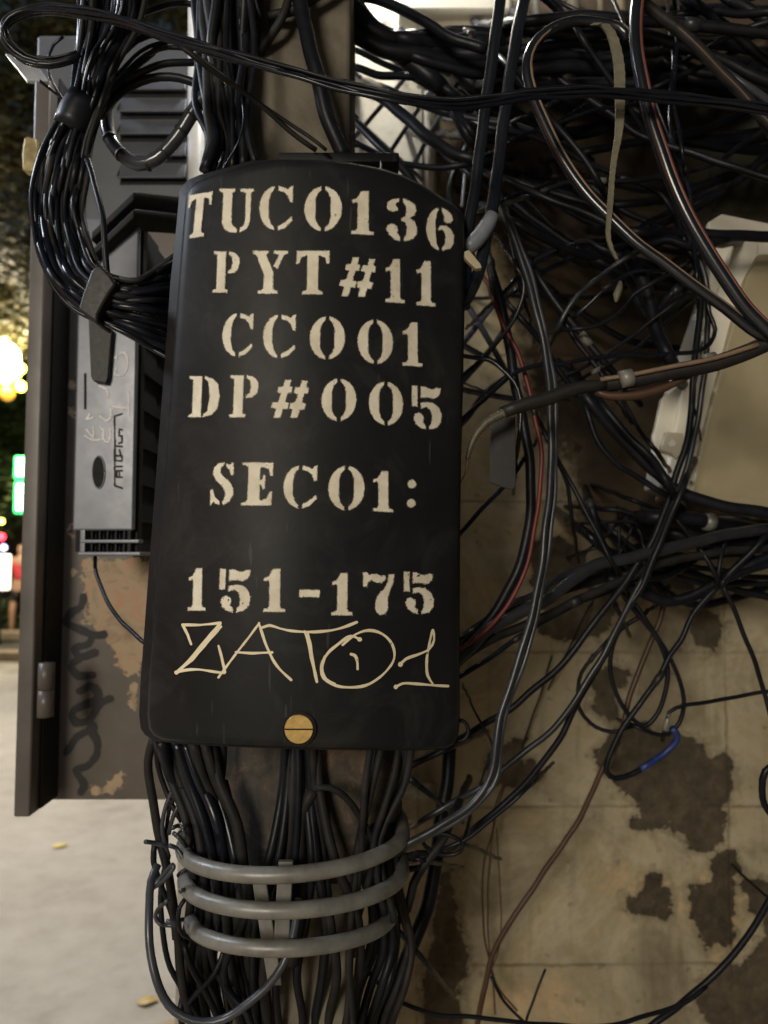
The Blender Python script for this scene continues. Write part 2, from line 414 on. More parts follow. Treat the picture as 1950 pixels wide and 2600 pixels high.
terminal = empty('terminal_box', S(650, 1617)+Vector((0, .06, 0)), 'matt black curved box with cream stencilled codes strapped to the concrete pole', 'junction box')
lid_out = [(402,434),(404,419),(411,406),(424,395),(445,386),(489,371),(545,355),(600,346),(680,346),(760,353),(823,365),(870,380),(905,397),(941,419),(977,442),(993,456),(1001,474),
 (1002,560),(1000,700),(997,850),(993,1000),(991,1150),(990,1350),(990,1560),(987,1590),(978,1607),(962,1615),(900,1618),(798,1618),(654,1616),(503,1610),(400,1603),(352,1597),(333,1588),(323,1574),(319.5,1545),
 (322,1480),(333,1330),(350,1106),(362,950),(375,780),(387,610),(396,500)]
def ringpts(scale_px, off):
    cx, cy = 662, 1000; n = len(lid_out); out = []
    for i, (x, y) in enumerate(lid_out):
        (ax, ay), (bx, by) = lid_out[i-1], lid_out[(i+1) % n]
        tx, ty = bx-ax, by-ay; L = math.hypot(tx, ty); nx, ny = ty/L, -tx/L
        # outline is clockwise on screen -> outward normal = (ty,-tx)
        out.append(S(x+nx*scale_px, y+ny*scale_px, off))
    return out
V = []; F = []; n = len(lid_out); rings = []
prof = [(1.0, -.026), (1.5, -.016), (1.0, -.007), (-1.5, -.0025), (-5.0, -.0003)]
for s_, o_ in prof: rings.append(ringpts(s_, o_))
NR = 26
for k in range(1, NR):
    t = k/NR; r_ = []
    for x, y in lid_out:
        (cx, cy) = (662, min(max(y, 640), 1330))
        f = 1-t
        # shrink toward a vertical spine
        r_.append(S(cx+(x-cx)*f*(1-5/330), cy+(y-cy)*f*(1-5/250), 0))
    rings.append(r_)
rings.append([S(662, min(max(y, 640), 1330), 0) for x, y in lid_out])
for r_ in rings: V += r_
for k in range(len(rings)-1):
    for i in range(n):
        a = k*n+i; b = k*n+(i+1) % n
        F.append((a, b, b+n, a+n))
lid = mk('lid', V, F, M['lid'], terminal, smooth=True)
bm = bmesh.new(); bm.from_mesh(lid.data); bmesh.ops.remove_doubles(bm, verts=bm.verts, dist=.0004); bmesh.ops.recalc_face_normals(bm, faces=bm.faces); bm.to_mesh(lid.data); bm.free()
# housing behind the lid, with the flange showing on the left
fl = []
for i, (x, y) in enumerate(lid_out):
    e = -17 if x < 640 and y > 430 else (-14 if x < 480 else (-2 if y < 440 else 4))
    if x > 960: e = 3
    yy = y-(8 if y < 420 and x < 560 else 0)
    if x < 640 and y > 1560: e = -10
    if i > n-8 or (x < 410 and y > 400): e = -19 if y > 600 else -16
    fl.append((x+e, yy+(3 if y > 1590 else 0)))
hb = []
for off_, sh in ((-.015, 0), (-.022, 0), (-.05, 0)):
    hb.append([S(x, y, off_) for x, y in fl])
back = [Vector((p.x*1.0, .835+.25*(p.y-.76), p.z)) for p in hb[0]]
hb.append(back)
V = []; F = []
inner = [S(662+(x-662)*.93, 1000+(y-1000)*.96, -.012) for x, y in fl]
hb.insert(0, inner)
for r_ in hb: V += r_
for k in range(len(hb)-1):
    for i in range(n):
        a = k*n+i; b = k*n+(i+1) % n
        F.append((a, b, b+n, a+n))
F.append(tuple(range((len(hb)-1)*n, len(hb)*n)))
fix_normals(mk('housing', V, F, M['lid'], terminal, smooth=False))
# stencilled lines
for L in LINES:
    items = []
    for g, x0, y0, x1, y1 in L:
        lean = .05 if x0 < 560 else (.02 if x0 < 760 else -.01)
        shp = []
        if (g, x0) == ('T', 400): lean = .16
        for poly in GL[g]:
            shp.append(('poly', [(x0+(x1-x0)*(u*(1-abs(lean))+(lean*(1-v) if lean > 0 else -lean*v)), y0+(y1-y0)*v+((u-.5)*(-8) if (g, x0) == ('T', 400) else (u-.5)*(3 if x0 > 720 else 0))) for u, v in poly]))
        items.append(shp)
    if L[0][0] == 'S':
        items.append([('poly', [(890+9*math.cos(a/9*math.pi), 1045.5+9*math.sin(a/9*math.pi)) for a in range(18)])])
        items.append([('poly', [(888+9*math.cos(a/9*math.pi), 1087+9*math.sin(a/9*math.pi)) for a in range(18)])])
    patch('stencil_lettering', items, lambda x, y: S(x, y, .0004), M['stencil'], lid, 1.6, 8.5, 5.6)
# marker tag
st = [('A3', '1150,795 1130,740 1098,678 1200,680 1325,668', 0), ('A3', '1325,672 1230,780 1140,890 1060,965', 0), ('A3', '1330,690 1245,785 1155,890 1080,950', 0), ('A3', '1060,965 1120,950 1200,948 1280,960 1350,970', 1),
      ('A3', '1315,805 1335,880 1355,965', 0), ('A3', '1315,995 1370,920 1430,840 1500,750 1560,668', 1), ('B3', '135,668 165,760 210,870 260,945 330,1010', 1), ('B3', '145,700 175,790 215,880', 1),
      ('B3', '-2,843 100,850 215,845', 0), ('B3', '155,695 200,682 260,700 330,715 450,722 570,712 650,692 725,663', 1), ('B3', '410,718 435,790 450,880 470,960 485,1022', 1), ('B3', '428,722 445,800 462,900 478,990', 1),
      ('B3', '740,765 690,745 620,790 550,850 512,925 525,1000 600,1045 700,1055 800,1035 900,960 950,880 940,800 880,735 800,712 720,735 640,800', 1),
      ('B3', '532,870 515,940 540,1005 590,1035', 1), ('B3', '690,855 715,865 728,900 730,945', 1),
      ('B3', '988,915 1020,885 1100,855 1160,825 1190,770 1183,712 1160,800 1145,900 1152,985 1182,1035', 1), ('B3', '960,1055 1000,1032 1100,1035 1180,1042 1275,1048', 1),
      ('B3', '742,765 740,765', 0), ('A3', '1060,966 1062,966', 0), ('B3', '988,914 987,916', 0), ('B3', '961,1053 960,1055', 0)]
items = []
for i, (t, s, sm) in enumerate(st):
    pl = P(t, s)
    if sm: pl = smooth2(pl)
    items.append(('stroke', pl, 4.6 if i >= 17 else 2.7))
patch('marker_tag', [items], lambda x, y: S(x, y, .0007), M['marker'], lid, 1.2, 1.6, 1.6)
# brass screw in a collar
sc_c = S(646, 1574, 0)
def disc_ring(name, c, nrm, r0, r1, prof_, m, parent, seg=48):
    pass
def lathe(name, c, axis, prof_, m, parent, seg=40, label=None):
    axis = Vector(axis).normalized(); u = axis.cross(Vector((0, 0, 1))).normalized(); v = axis.cross(u)
    V = []; F = []
    for r_, h in prof_:
        for s in range(seg):
            a = 2*math.pi*s/seg; V.append(Vector(c)+u*(r_*math.cos(a))+v*(r_*math.sin(a))+axis*h)
    for k in range(len(prof_)-1):
        for s in range(seg):
            a = k*seg+s; b = k*seg+(s+1) % seg; F.append((a, b, b+seg, a+seg))
    F.append(tuple(range(seg))); F.append(tuple(range((len(prof_)-1)*seg, len(prof_)*seg)))
    return fix_normals(mk(name, V, F, m, parent, smooth=False, label=label))
nr = Vector((0, -1, 0))
px2m = .75/FP
col = lathe('screw_collar', sc_c, nr, [(37*px2m, -.001), (37*px2m, .0006), (35*px2m, .0012), (33.5*px2m, .0012), (33*px2m, -.0008)], M['hole'], lid)
scr = lathe('brass_screw', sc_c, nr, [(31*px2m, -.001), (31*px2m, .0022), (29.5*px2m, .0030), (1e-4, .0030)], M['brass'], lid)
box('screw_slot', sc_c.x-30*px2m, sc_c.x+30*px2m, sc_c.y-.0032, sc_c.y-.0025, sc_c.z-1.6*px2m, sc_c.z+1.6*px2m, M['hole'], scr)
# mounting plate, wing nut, clip and eyelet
pxbox('top_plate', 600, 328, 862, 350, .83, .09, M['lid'], terminal, .002)
wn0 = at(706, 322, .86)
lathe('brass_nut', wn0-Vector((0, 0, .004)), (0, 0, 1), [(.009, 0), (.009, .004), (.0045, .005), (.0045, .009), (.002, .010)], M['brass'], terminal, 12)
prism('top_clip', [at(*p, .80) for p in P('B', '866,960 878,985 872,1022 862,1015')], .012, M['steel'], terminal, .0008)
e0 = S(994, 1578, -.02)
tube('eyelet', [e0+Vector((.009*math.cos(a), 0, .011*math.sin(a))) for a in [R(-110+i*22) for i in range(11)]], .0022, M['lid'], terminal, 8)
pxl = S(1002, 548, -.02)
prism('hinge_clip', [at(*p, .80) for p in P('B2', '1372,90 1400,80 1470,165 1478,190 1440,195 1375,130')], .008, M['cream2'], terminal, .0008)

# ------------------------------------------------------------------ concrete pole
def conc_mat(name, c0, c1, c2, sc=9):
    m, nt, b = new_mat(name); co = objco(nt)
    n = noise(nt, sc, 8, .62, co, .6); n2 = noise(nt, 120, 5, .7, co); n3 = noise(nt, 2.6, 3, .5, co)
    r = ramp(nt, [(.39, c0), (.5, c1), (.61, c2)])
    nt.links.new(mth(nt, 'ADD', mth(nt, 'MULTIPLY', n.outputs[0], .7), mth(nt, 'MULTIPLY', n3.outputs[0], .3)), r.inputs[0])
    nt.links.new(r.outputs[0], b.inputs['Base Color']); b.inputs['Roughness'].default_value = .85
    bump(nt, b, mth(nt, 'ADD', n2.outputs[0], n.outputs[0]), .5, .0015)
    return m
M['pole'] = conc_mat('pole_concrete', (.065, .055, .042), (.125, .108, .080), (.19, .165, .125))
M['plate'] = conc_mat('mottled_plate', (.020, .019, .016), (.065, .052, .038), (.22, .14, .085), 17)
a = at(520, 345, .93); b_ = at(757, 345, .93)
pole = box('concrete_pole', a.x, b_.x, .93, 1.09, 0.0, 5.2, M['pole'], None, .008)
tag(pole, 'square weathered concrete utility pole carrying the black box and the cables', 'utility pole')
# curved sheet wrapped on the pole under the box
V = []; F = []; cxw = at(672, 1700, .95).x
hw_ = at(869, 1700, .95).x-cxw
for zz, rr_ in ((at(0, 1560, .95).z, 1), (at(0, 1870, .95).z, 1)):
    for th in (0, 1):
        for i in range(25):
            a_ = math.pi*i/24
            V.append((cxw-(hw_-th*.003)*math.cos(a_), .97-(.075-th*.003)*math.sin(a_), zz))
for i in range(24):
    F += [(i, i+1, 51+i, 50+i), (25+i, 75+i, 76+i, 26+i), (i, 25+i, 26+i, i+1), (50+i, 51+i, 76+i, 75+i)]
sl = fix_normals(mk('pole_sleeve', V, F, M['plate'], None, smooth=False))
tag(sl, 'curved mottled brown sheet wrapped round the pole just under the black box', 'metal sheet')

# ------------------------------------------------------------------ steel ring bracket round the pole
br = empty('ring_bracket', at(635, 2040, .88), 'weathered grey steel bracket of three stacked half rings holding the cables below the box', 'cable bracket')
for k, (xl, yl, xm, ym, xr, yr, rp) in enumerate(((397, 1826, 640, 1888, 869, 1790, 17), (402, 1895, 640, 1966, 868, 1872, 17), (415, 1986, 640, 2048, 842, 1965, 16.5))):
    # half circle in a near level plane, seen from above
    A_ = at(xl, yl, .885); B_ = at(xr, yr, .93); Mid = at(xm, ym, .80)
    pts = []
    c = (A_+B_)/2; ux = (B_-A_)/2; uy = Mid-c
    for i in range(19):
        th = math.pi*i/18
        pts.append(c-ux*math.cos(th)+uy*math.sin(th)*(1 if .0 < th < math.pi else 1))
    pts = [A_+Vector((.07, .16, 0)), A_+Vector((.015, .10, -.0)), A_+Vector((.002, .04, 0))]+pts+[B_+Vector((-.002, .04, 0)), B_+Vector((-.02, .10, 0)), B_+Vector((-.07, .16, 0))]
    tube('half_ring', pts, rp*.83/FP, M['galv'], br, 14)
def bar(name, p, q, wpx, Yr, m, parent, dep=.004):
    d = q-p; s = Vector((1, 0, 0))*(wpx/2*Yr/FP)
    return prism(name, [p-s, p+s, q+s, q-s], dep, m, parent, .0015)
bar('upright', at(617, 1862, .826), at(607, 2048, .826), 32, .83, M['galv'], br, .008)
bar('slanted_strap', at(556, 1880, .845), at(594, 2130, .845), 30, .845, M['galv'], br)
tube('side_rod', [at(425, 1722, .90), at(412, 1780, .89), at(400, 1835, .885)], .0088, M['pvc'], br, 12)
tube('side_rod', [at(433, 1790, .92), at(424, 1850, .90), at(412, 1910, .89)], .008, M['pvc'], br, 12)
for (x, y) in ((404, 1800), (405, 1888)):
    p = at(x, y, .886); tube('ring_collar', [p+Vector((-.003, 0, .005)), p+Vector((.003, 0, -.006))], .0112, M['tape'], br, 14)

# ------------------------------------------------------------------ side cabinet (left)
def cab_mat():
    m, nt, b = new_mat('cabinet_paint'); co = objco(nt)
    pe = attr(nt, 'peel'); n = noise(nt, 55, 5, .65, co, .5); n2 = noise(nt, 12, 5, .6, co)
    base = ramp(nt, [(.3, (.085, .070, .058)), (.7, (.125, .105, .088))]); nt.links.new(n2.outputs[0], base.inputs[0])
    und = ramp(nt, [(.3, (.26, .18, .11)), (.5, (.42, .32, .21)), (.7, (.46, .25, .16))]); nt.links.new(noise(nt, 26, 6, .6, co, 1).outputs[0], und.inputs[0])
    f = mth(nt, 'ADD', pe, mth(nt, 'MULTIPLY', mth(nt, 'SUBTRACT', n.outputs[0], .5), .045))
    f = mth(nt, 'MULTIPLY', mth(nt, 'SUBTRACT', .0, f), 900, True)
    nt.links.new(mixc(nt, f, base.outputs[0], und.outputs[0]), b.inputs['Base Color'])
    nt.links.new(mth(nt, 'MULTIPLY_ADD', f, .3), b.inputs['Roughness']); b.inputs['Roughness'].links[0].from_node.inputs[2].default_value = .42
    bump(nt, b, mth(nt, 'ADD', mth(nt, 'MULTIPLY', f, -1.0), mth(nt, 'MULTIPLY', n.outputs[0], .4)), .4, .0012)
    return m
M['cab'] = cab_mat()
M['cabg'] = simple('cabinet_grey', (.075, .082, .098), (.105, .112, .128), .42, 14)
M['cabp'] = simple('cabinet_frame', (.085, .074, .066), (.12, .105, .094), .40, 12)
YC = 1.30
cab = empty('street_cabinet', at(240, 1730, YC)+Vector((0, .2, 0)), 'tall brown grey street cabinet with louvres and peeling paint left of the black box', 'utility cabinet')
x0w = at(88, 600, YC).x; x1w = at(408, 600, YC).x; zt = at(240, 75, YC).z; zb = at(240, 1727, YC).z
zm = at(240, 480, YC).z
# front panel as a grid that carries the peel mask
step = 5.0
gx, gy = np.meshgrid(np.arange(88, 409, step), np.append(np.arange(480, 1727, step), 1727))
tri = [P('A3', '500,290 900,280 960,300 960,480 880,760 830,980 770,990 700,930 690,850 650,800 640,740 560,700 520,650 540,560 490,420'),
       P('A3', '780,1030 830,1030 820,1200 790,1190 770,1100'), P('L4', '650,200 740,140 730,230 670,300 640,260'), P('L4', '540,220 600,230 610,270 560,275'),
       [(150, 820), (166, 822), (166, 838), (150, 836)], [(152, 880), (158, 880), (157, 906), (151, 905)], [(162, 883), (174, 890), (170, 896)],
       [(151, 1128), (160, 1130), (160, 1166), (152, 1168)], [(186, 1208), (198, 1202), (190, 1226), (180, 1228)], [(155, 1232), (172, 1234), (166, 1244), (155, 1246)],
       [(174, 1226), (180, 1240), (176, 1246), (170, 1240)], [(178, 1290), (184, 1300), (190, 1340), (182, 1346), (176, 1310)]]
d = np.full(gx.shape, 1e9)
for t_ in tri: d = np.minimum(d, sd_poly(gx, gy, t_))
V = [at(x, y, YC) for x, y in zip(gx.ravel(), gy.ravel())]
ny_, nx_ = gx.shape
F = [(j*nx_+i, (j+1)*nx_+i, (j+1)*nx_+i+1, j*nx_+i+1) for j in range(ny_-1) for i in range(nx_-1)]
pan = mk('front_panel', V, F, M['cab'], cab)
pan.data.attributes.new('peel', 'FLOAT', 'POINT').data.foreach_set('value', (d.ravel()*YC/FP))
box('carcass', x0w, x1w, YC+.003, YC+.42, zb, zt-.01, M['cabg'], cab, .004)
pxbox('upper_panel', 79, 75, 408, 482, YC-.004, .02, M['cabg'], cab, .006)
for i, y in enumerate((200, 247, 295, 341, 388)):
    a = at(262, y, YC); b_ = at(404, y, YC); s = .020
    lv = prism('louvre', [Vector((a.x, YC-.004, a.z-.002)), Vector((a.x, YC-.020, a.z-.004)), Vector((a.x, YC-.018, a.z-.007)), Vector((a.x, YC-.004, a.z+.028))], 0, M['cabg'], cab, .001, dirv=(b_.x-a.x, 0, 0))
    box('louvre_gap', a.x, b_.x, YC-.0055, YC-.0035, a.z-.012, a.z-.003, M['hole'], cab)
# open door edge
def post_box(name, x0, x1, xf, ytop, ybot, Yn, m, parent, bv):
    zt_ = at(70, ytop, Yn).z; zb_ = at(70, ybot, Yn).z
    xa = at(x0, 900, Yn).x; xb = at(x1, 900, Yn).x
    return box(name, xa, xb, Yn, 1.289, zb_, zt_, m, parent, bv)
door = post_box('door', 53, 88, 135, 172, 1766, 1.195, M['cabp'], cab, .004)
gap = .0015
xs = at(88, 900, 1.195).x
box('door_seal', xs+.0005, xs+.004, 1.225, 1.287, at(0, 1735, 1.25).z, at(0, 190, 1.25).z, M['hole'], cab)
for k, (yt, yb) in enumerate(((1432, 1548),)):
    p = at(101, yt, 1.185); q = at(98, yb, 1.185)
    mid = (p+q)/2
    tube('hinge', [p, mid+Vector((0, 0, .0006))], .0125, M['cabp'], cab, 16, smooth_path=False)
    tube('hinge', [mid-Vector((0, 0, .0006)), q], .0125, M['cabp'], cab, 16, smooth_path=False)
grp_ = prism('rusty_hinge_plate', [at(*p, 1.18) for p in P('A', '145,830 165,820 215,835 222,960 222,1020 170,1030 135,1022 132,930')], .018, M['cabp'], cab, .002)
M['goldrust'] = simple('gold_rust', (.22, .17, .08), (.50, .40, .20), .35, 60, .001, .5)
grp_.data.materials[0] = M['goldrust']
prism('corner_wing', [at(*p, 1.20) for p in P('A', '28,320 130,335 215,375 290,490 240,488 160,480')], .01, M['steel'], cab, .0015)
pr = [P('A3', s) for s in ('505,510 490,570 440,600 400,660 470,700 560,740 620,735', '560,740 530,790 450,830 480,865 570,850', '490,870 430,930 470,985 560,978',
      '480,1080 540,1045 590,1080 590,1130 500,1160 430,1210 460,1270 540,1250 590,1170 660,1120', '540,1260 560,1300 480,1340 400,1450', '530,1310 580,1360 580,1460 520,1530 460,1560 490,1610 500,1660 485,1680')]
patch('spray_scrawl', [[('stroke', smooth2(p), 8.0) for p in pr]], lambda x, y: at(x, y, YC-.0012), M['spray'], cab, 2.5, 6, 4)
# pale pipe beside the cabinet
cp = tube('conduit', [at(424, -60, 1.27), at(424, 500, 1.27), Vector((at(424, 500, 1.27).x, 1.27, .6))], .0145, M['pvc'], None, 16, smooth_path=False)
tag(cp, 'pale vertical pipe standing at the right edge of the louvred cabinet', 'pipe')

# ------------------------------------------------------------------ grey splice enclosure
M['silver'] = simple('silver_plastic', (.115, .125, .155), (.165, .175, .205), .36, 25, .0003, .15, .08)
YD = 1.08
dev = empty('splice_enclosure', at(250, 1200, YD)+Vector((0, .08, 0)), 'silver grey ribbed plastic splice enclosure with an oval hole hung between cabinet and black box', 'cable enclosure')
def bx(name, x0, y0, x1, y1, Ya, dep, m, bv=.002): return pxbox(name, x0, y0, x1, y1, Ya, dep, m, dev, bv)
bx('front_shell', 173, 470, 287, 1146, YD, .012, M['silver'], .003)
bx('bottom_slat', 173, 1165.5, 300, 1173, YD, .02, M['silver'], .001)
bx('bottom_rim', 168, 1192, 303, 1201, YD-.004, .10, M['silver'], .0015)
bx('left_edge', 173, 1140, 183, 1196, YD+.001, .012, M['silver'], .001)
bx('interior', 180, 480, 290, 1192, YD+.022, .09, M['hole'], 0)
for x in (197, 214, 231, 249, 267): bx('slot_rib', x, 1147, x+2, 1191, YD+.006, .01, M['dull'], 0)
xr = at(287, 800, YD).x
box('side_wall', xr-.004, xr+.001, YD+.003, YD+.016, at(0, 1195, YD).z, at(0, 470, YD).z, M['dull'], dev, .0008)
zs = [at(0, y, 1.12).z for y in (640, 720, 805, 885, 966, 1045, 1125, 1200)]
box('side_panel', xr-.012, xr-.002, YD+.012, YC-.006, at(0, 1198, YD).z, at(0, 470, YD).z, M['hole'], dev)
for z in zs: box('side_rib', xr-.002, xr+.006, YD+.020, YC-.008, z-.0022, z+.0022, M['dull'], dev, .0005)
box('side_post', xr-.002, xr+.007, YD+.016, YD+.034, at(0, 1198, YD).z, at(0, 470, YD).z, M['dull'], dev, .0015)
for dy in (0, 38):
    A_ = at(196, 520+dy, 1.06); B_ = at(289, 432+dy, 1.055); C_ = at(392, 442+dy, 1.17)
    up = Vector((0, 0, .014)); pts = [A_, B_, C_]
    V = [A_, B_, C_, C_+up, B_+up, A_+up]+[p+Vector((0.004, .05, 0)) for p in (A_, B_, C_, C_+up, B_+up, A_+up)]
    F = [(0, 1, 4, 5), (1, 2, 3, 4), (6, 11, 10, 7), (7, 10, 9, 8), (0, 6, 7, 1), (1, 7, 8, 2), (5, 4, 10, 11), (4, 3, 9, 10), (0, 5, 11, 6), (2, 8, 9, 3)]
    bevel(fix_normals(mk('lid_tier', V, F, M['dull'], dev)), .0025)
oc = at(213, 1020, YD)
el = [at(213+12.5*math.cos(a), 1020+33*math.sin(a), YD-.0006) for a in [i*math.pi/12 for i in range(24)]]
prism('oval_hole', el, .004, M['hole'], dev)
lt = tube('hole_lip', [at(213+13.5*math.cos(a), 1020+35*math.sin(a), YD-.0008) for a in [i*math.pi/12 for i in range(25)]], .0011, M['silver'], dev, 8, smooth_path=False)
prism('side_slot', [at(*p, YD-.0005) for p in P('A2', '505,825 520,822 520,1040 505,1040')], .002, M['hole'], dev)
prism('hook', [at(*p, YD-.012) for p in P('A2', '530,480 675,560 668,640 650,850 638,885 560,872 545,840 538,700')], .010, M['tape'], dev, .002)
eng = ['735,1068 690,1082 690,1500 735,1515', '735,1165 718,1160 715,1200 733,1200 733,1240 715,1245', '735,1265 700,1262', '718,1285 735,1340', '700,1320 735,1322', '700,1350 735,1352', '735,1385 700,1385', '735,1410 702,1410 702,1450 735,1450', '718,1410 718,1445']
patch('shaded_lettering', [[('stroke', P('A2', s), 1.1) for s in eng]], lambda x, y: at(x, y, YD-.0006), M['dull'], dev, 1.0, 1.4, 1.0)  # flat dark strokes put the shade of moulded letters into colour
ck = ['700,790 690,830 740,835 765,790 765,730 750,700 720,705', '690,735 700,720 700,735', '775,935 775,1065', '680,1025 775,1035', '600,1080 640,1110 665,1090 665,1040', '600,1145 625,1170 620,1220 650,1240 665,1200 660,1160', '520,1160 560,1210 560,1150', '540,1070 520,1100 560,1090', '600,900 640,920 650,960', '510,1200 555,1225 600,1225']
patch('chalk_scrawl', [[('stroke', smooth2(P('A2', s)), 1.9) for s in ck]], lambda x, y: at(x, y, YD-.0009), M['chalk'], dev, 1.2, 2.2, 2.0)

# ------------------------------------------------------------------ plastered wall
YW = 1.50
def wall_mat():
    m, nt, b = new_mat('old_plaster'); co = objco(nt)
    n = noise(nt, 5, 8, .62, co, .8); n2 = noise(nt, 45, 6, .65, co, .4); n3 = noise(nt, 220, 4, .7, co)
    base = ramp(nt, [(.25, (.18, .135, .08)), (.40, (.38, .32, .215)), (.50, (.50, .44, .31)), (.57, (.45, .38, .24)), (.66, (.62, .45, .27)), (.80, (.43, .34, .21))])
    nt.links.new(mth(nt, 'ADD', mth(nt, 'MULTIPLY', n.outputs[0], .8), mth(nt, 'MULTIPLY', n2.outputs[0], .2)), base.inputs[0])
    dark = ramp(nt, [(.3, (.035, .029, .020)), (.5, (.070, .056, .038)), (.66, (.11, .085, .058)), (.78, (.18, .14, .09))]); nt.links.new(n2.outputs[0], dark.inputs[0])
    bare = ramp(nt, [(.3, (.040, .030, .020)), (.5, (.075, .056, .038)), (.72, (.13, .085, .05))]); nt.links.new(noise(nt, 9, 7, .65, co, 1.2).outputs[0], bare.inputs[0])  # bare concrete, with the shade under the cables darkened into its colour
    moss = ramp(nt, [(.32, (.020, .024, .016)), (.55, (.060, .066, .048)), (.75, (.12, .115, .08))]); nt.links.new(noise(nt, 11, 7, .65, co, 1.5).outputs[0], moss.inputs[0])
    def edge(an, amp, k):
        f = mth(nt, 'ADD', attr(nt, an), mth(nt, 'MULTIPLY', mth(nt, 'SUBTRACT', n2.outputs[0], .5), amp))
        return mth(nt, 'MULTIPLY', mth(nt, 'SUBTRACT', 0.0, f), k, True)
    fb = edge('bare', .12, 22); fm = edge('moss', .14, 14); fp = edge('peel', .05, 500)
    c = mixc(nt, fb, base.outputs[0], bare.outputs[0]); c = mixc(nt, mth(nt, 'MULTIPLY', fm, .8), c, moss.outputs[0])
    # block joints
    sp = nt.nodes.new('ShaderNodeSeparateXYZ'); nt.links.new(co, sp.inputs[0])
    def joint(comp, z0, h, wv):
        wz = mth(nt, 'ADD', mth(nt, 'SUBTRACT', sp.outputs[comp], z0), mth(nt, 'MULTIPLY', mth(nt, 'SUBTRACT', n2.outputs[0], .5), .010))
        dd = mth(nt, 'PINGPONG', wz, h/2)
        k = mth(nt, 'MULTIPLY', mth(nt, 'SUBTRACT', wv, dd), 1/wv*1.3, True)
        return mth(nt, 'MULTIPLY', k, mth(nt, 'MULTIPLY', mth(nt, 'SUBTRACT', n.outputs[0], .30), 2.6, True))
    zj = at(1400, 1742, YW).z; h = at(1400, 1742, YW).z-at(1400, 2083, YW).z
    xj = at(1573, 1700, YW).x
    j = mth(nt, 'MAXIMUM', joint(2, zj, h, .0045), joint(0, xj, .62, .004))
    c = mixc(nt, mth(nt, 'MULTIPLY', j, .62), c, (.035, .026, .016))
    # soft grime clouds and runs, then a pale broken lip round the peeled plaster
    gm = ramp(nt, [(.46, (0, 0, 0)), (.66, (1, 1, 1))]); nt.links.new(noise(nt, 3.4, 9, .7, co, 1.0).outputs[0], gm.inputs[0])
    c = mixc(nt, mth(nt, 'MULTIPLY', gm.outputs[0], .50), c, (.085, .07, .045))
    mpv = nt.nodes.new('ShaderNodeMapping'); nt.links.new(co, mpv.inputs[0]); mpv.inputs['Scale'].default_value = (26, 26, 2.2)
    ru = ramp(nt, [(.56, (0, 0, 0)), (.70, (1, 1, 1))]); nt.links.new(noise(nt, 1, 5, .6, mpv.outputs[0], .5).outputs[0], ru.inputs[0])
    c = mixc(nt, mth(nt, 'MULTIPLY', ru.outputs[0], .28), c, (.10, .08, .05))
    halo = mth(nt, 'MULTIPLY', edge('peel2', .08, 60), .45)
    c = mixc(nt, halo, c, (.14, .115, .075))
    lip = mth(nt, 'SUBTRACT', edge('peel', .05, 160), fp, True)
    c = mixc(nt, mth(nt, 'MULTIPLY', mth(nt, 'ABSOLUTE', lip), .6), c, (.42, .37, .27))
    c = mixc(nt, mth(nt, 'MULTIPLY', fp, mth(nt, 'MULTIPLY_ADD', n.outputs[0], .5)), c, dark.outputs[0])
    fpn = c.node.inputs[0].links[0].from_node.inputs[1].links[0].from_node; fpn.inputs[2].default_value = .66
    # dark specks and dirt
    sp2 = ramp(nt, [(.66, (0, 0, 0)), (.72, (1, 1, 1))]); nt.links.new(noise(nt, 34, 2, .5, co).outputs[0], sp2.inputs[0])
    c = mixc(nt, mth(nt, 'MULTIPLY', sp2.outputs[0], .35), c, (.05, .04, .025))
    nt.links.new(c, b.inputs['Base Color']); b.inputs['Roughness'].default_value = .9; b.inputs['Specular IOR Level'].default_value = .25
    hgt = mth(nt, 'ADD', mth(nt, 'MULTIPLY', fp, -1.6), mth(nt, 'ADD', mth(nt, 'MULTIPLY', n3.outputs[0], .25), mth(nt, 'ADD', mth(nt, 'MULTIPLY', n2.outputs[0], .5), mth(nt, 'MULTIPLY', j, -.8))))
    bump(nt, b, hgt, .55, .004)
    return m
M['wall'] = wall_mat()
gx, gy = np.meshgrid(np.arange(560, 2600, 8.0), np.append(np.arange(-700, 2795, 8.0), 2798))
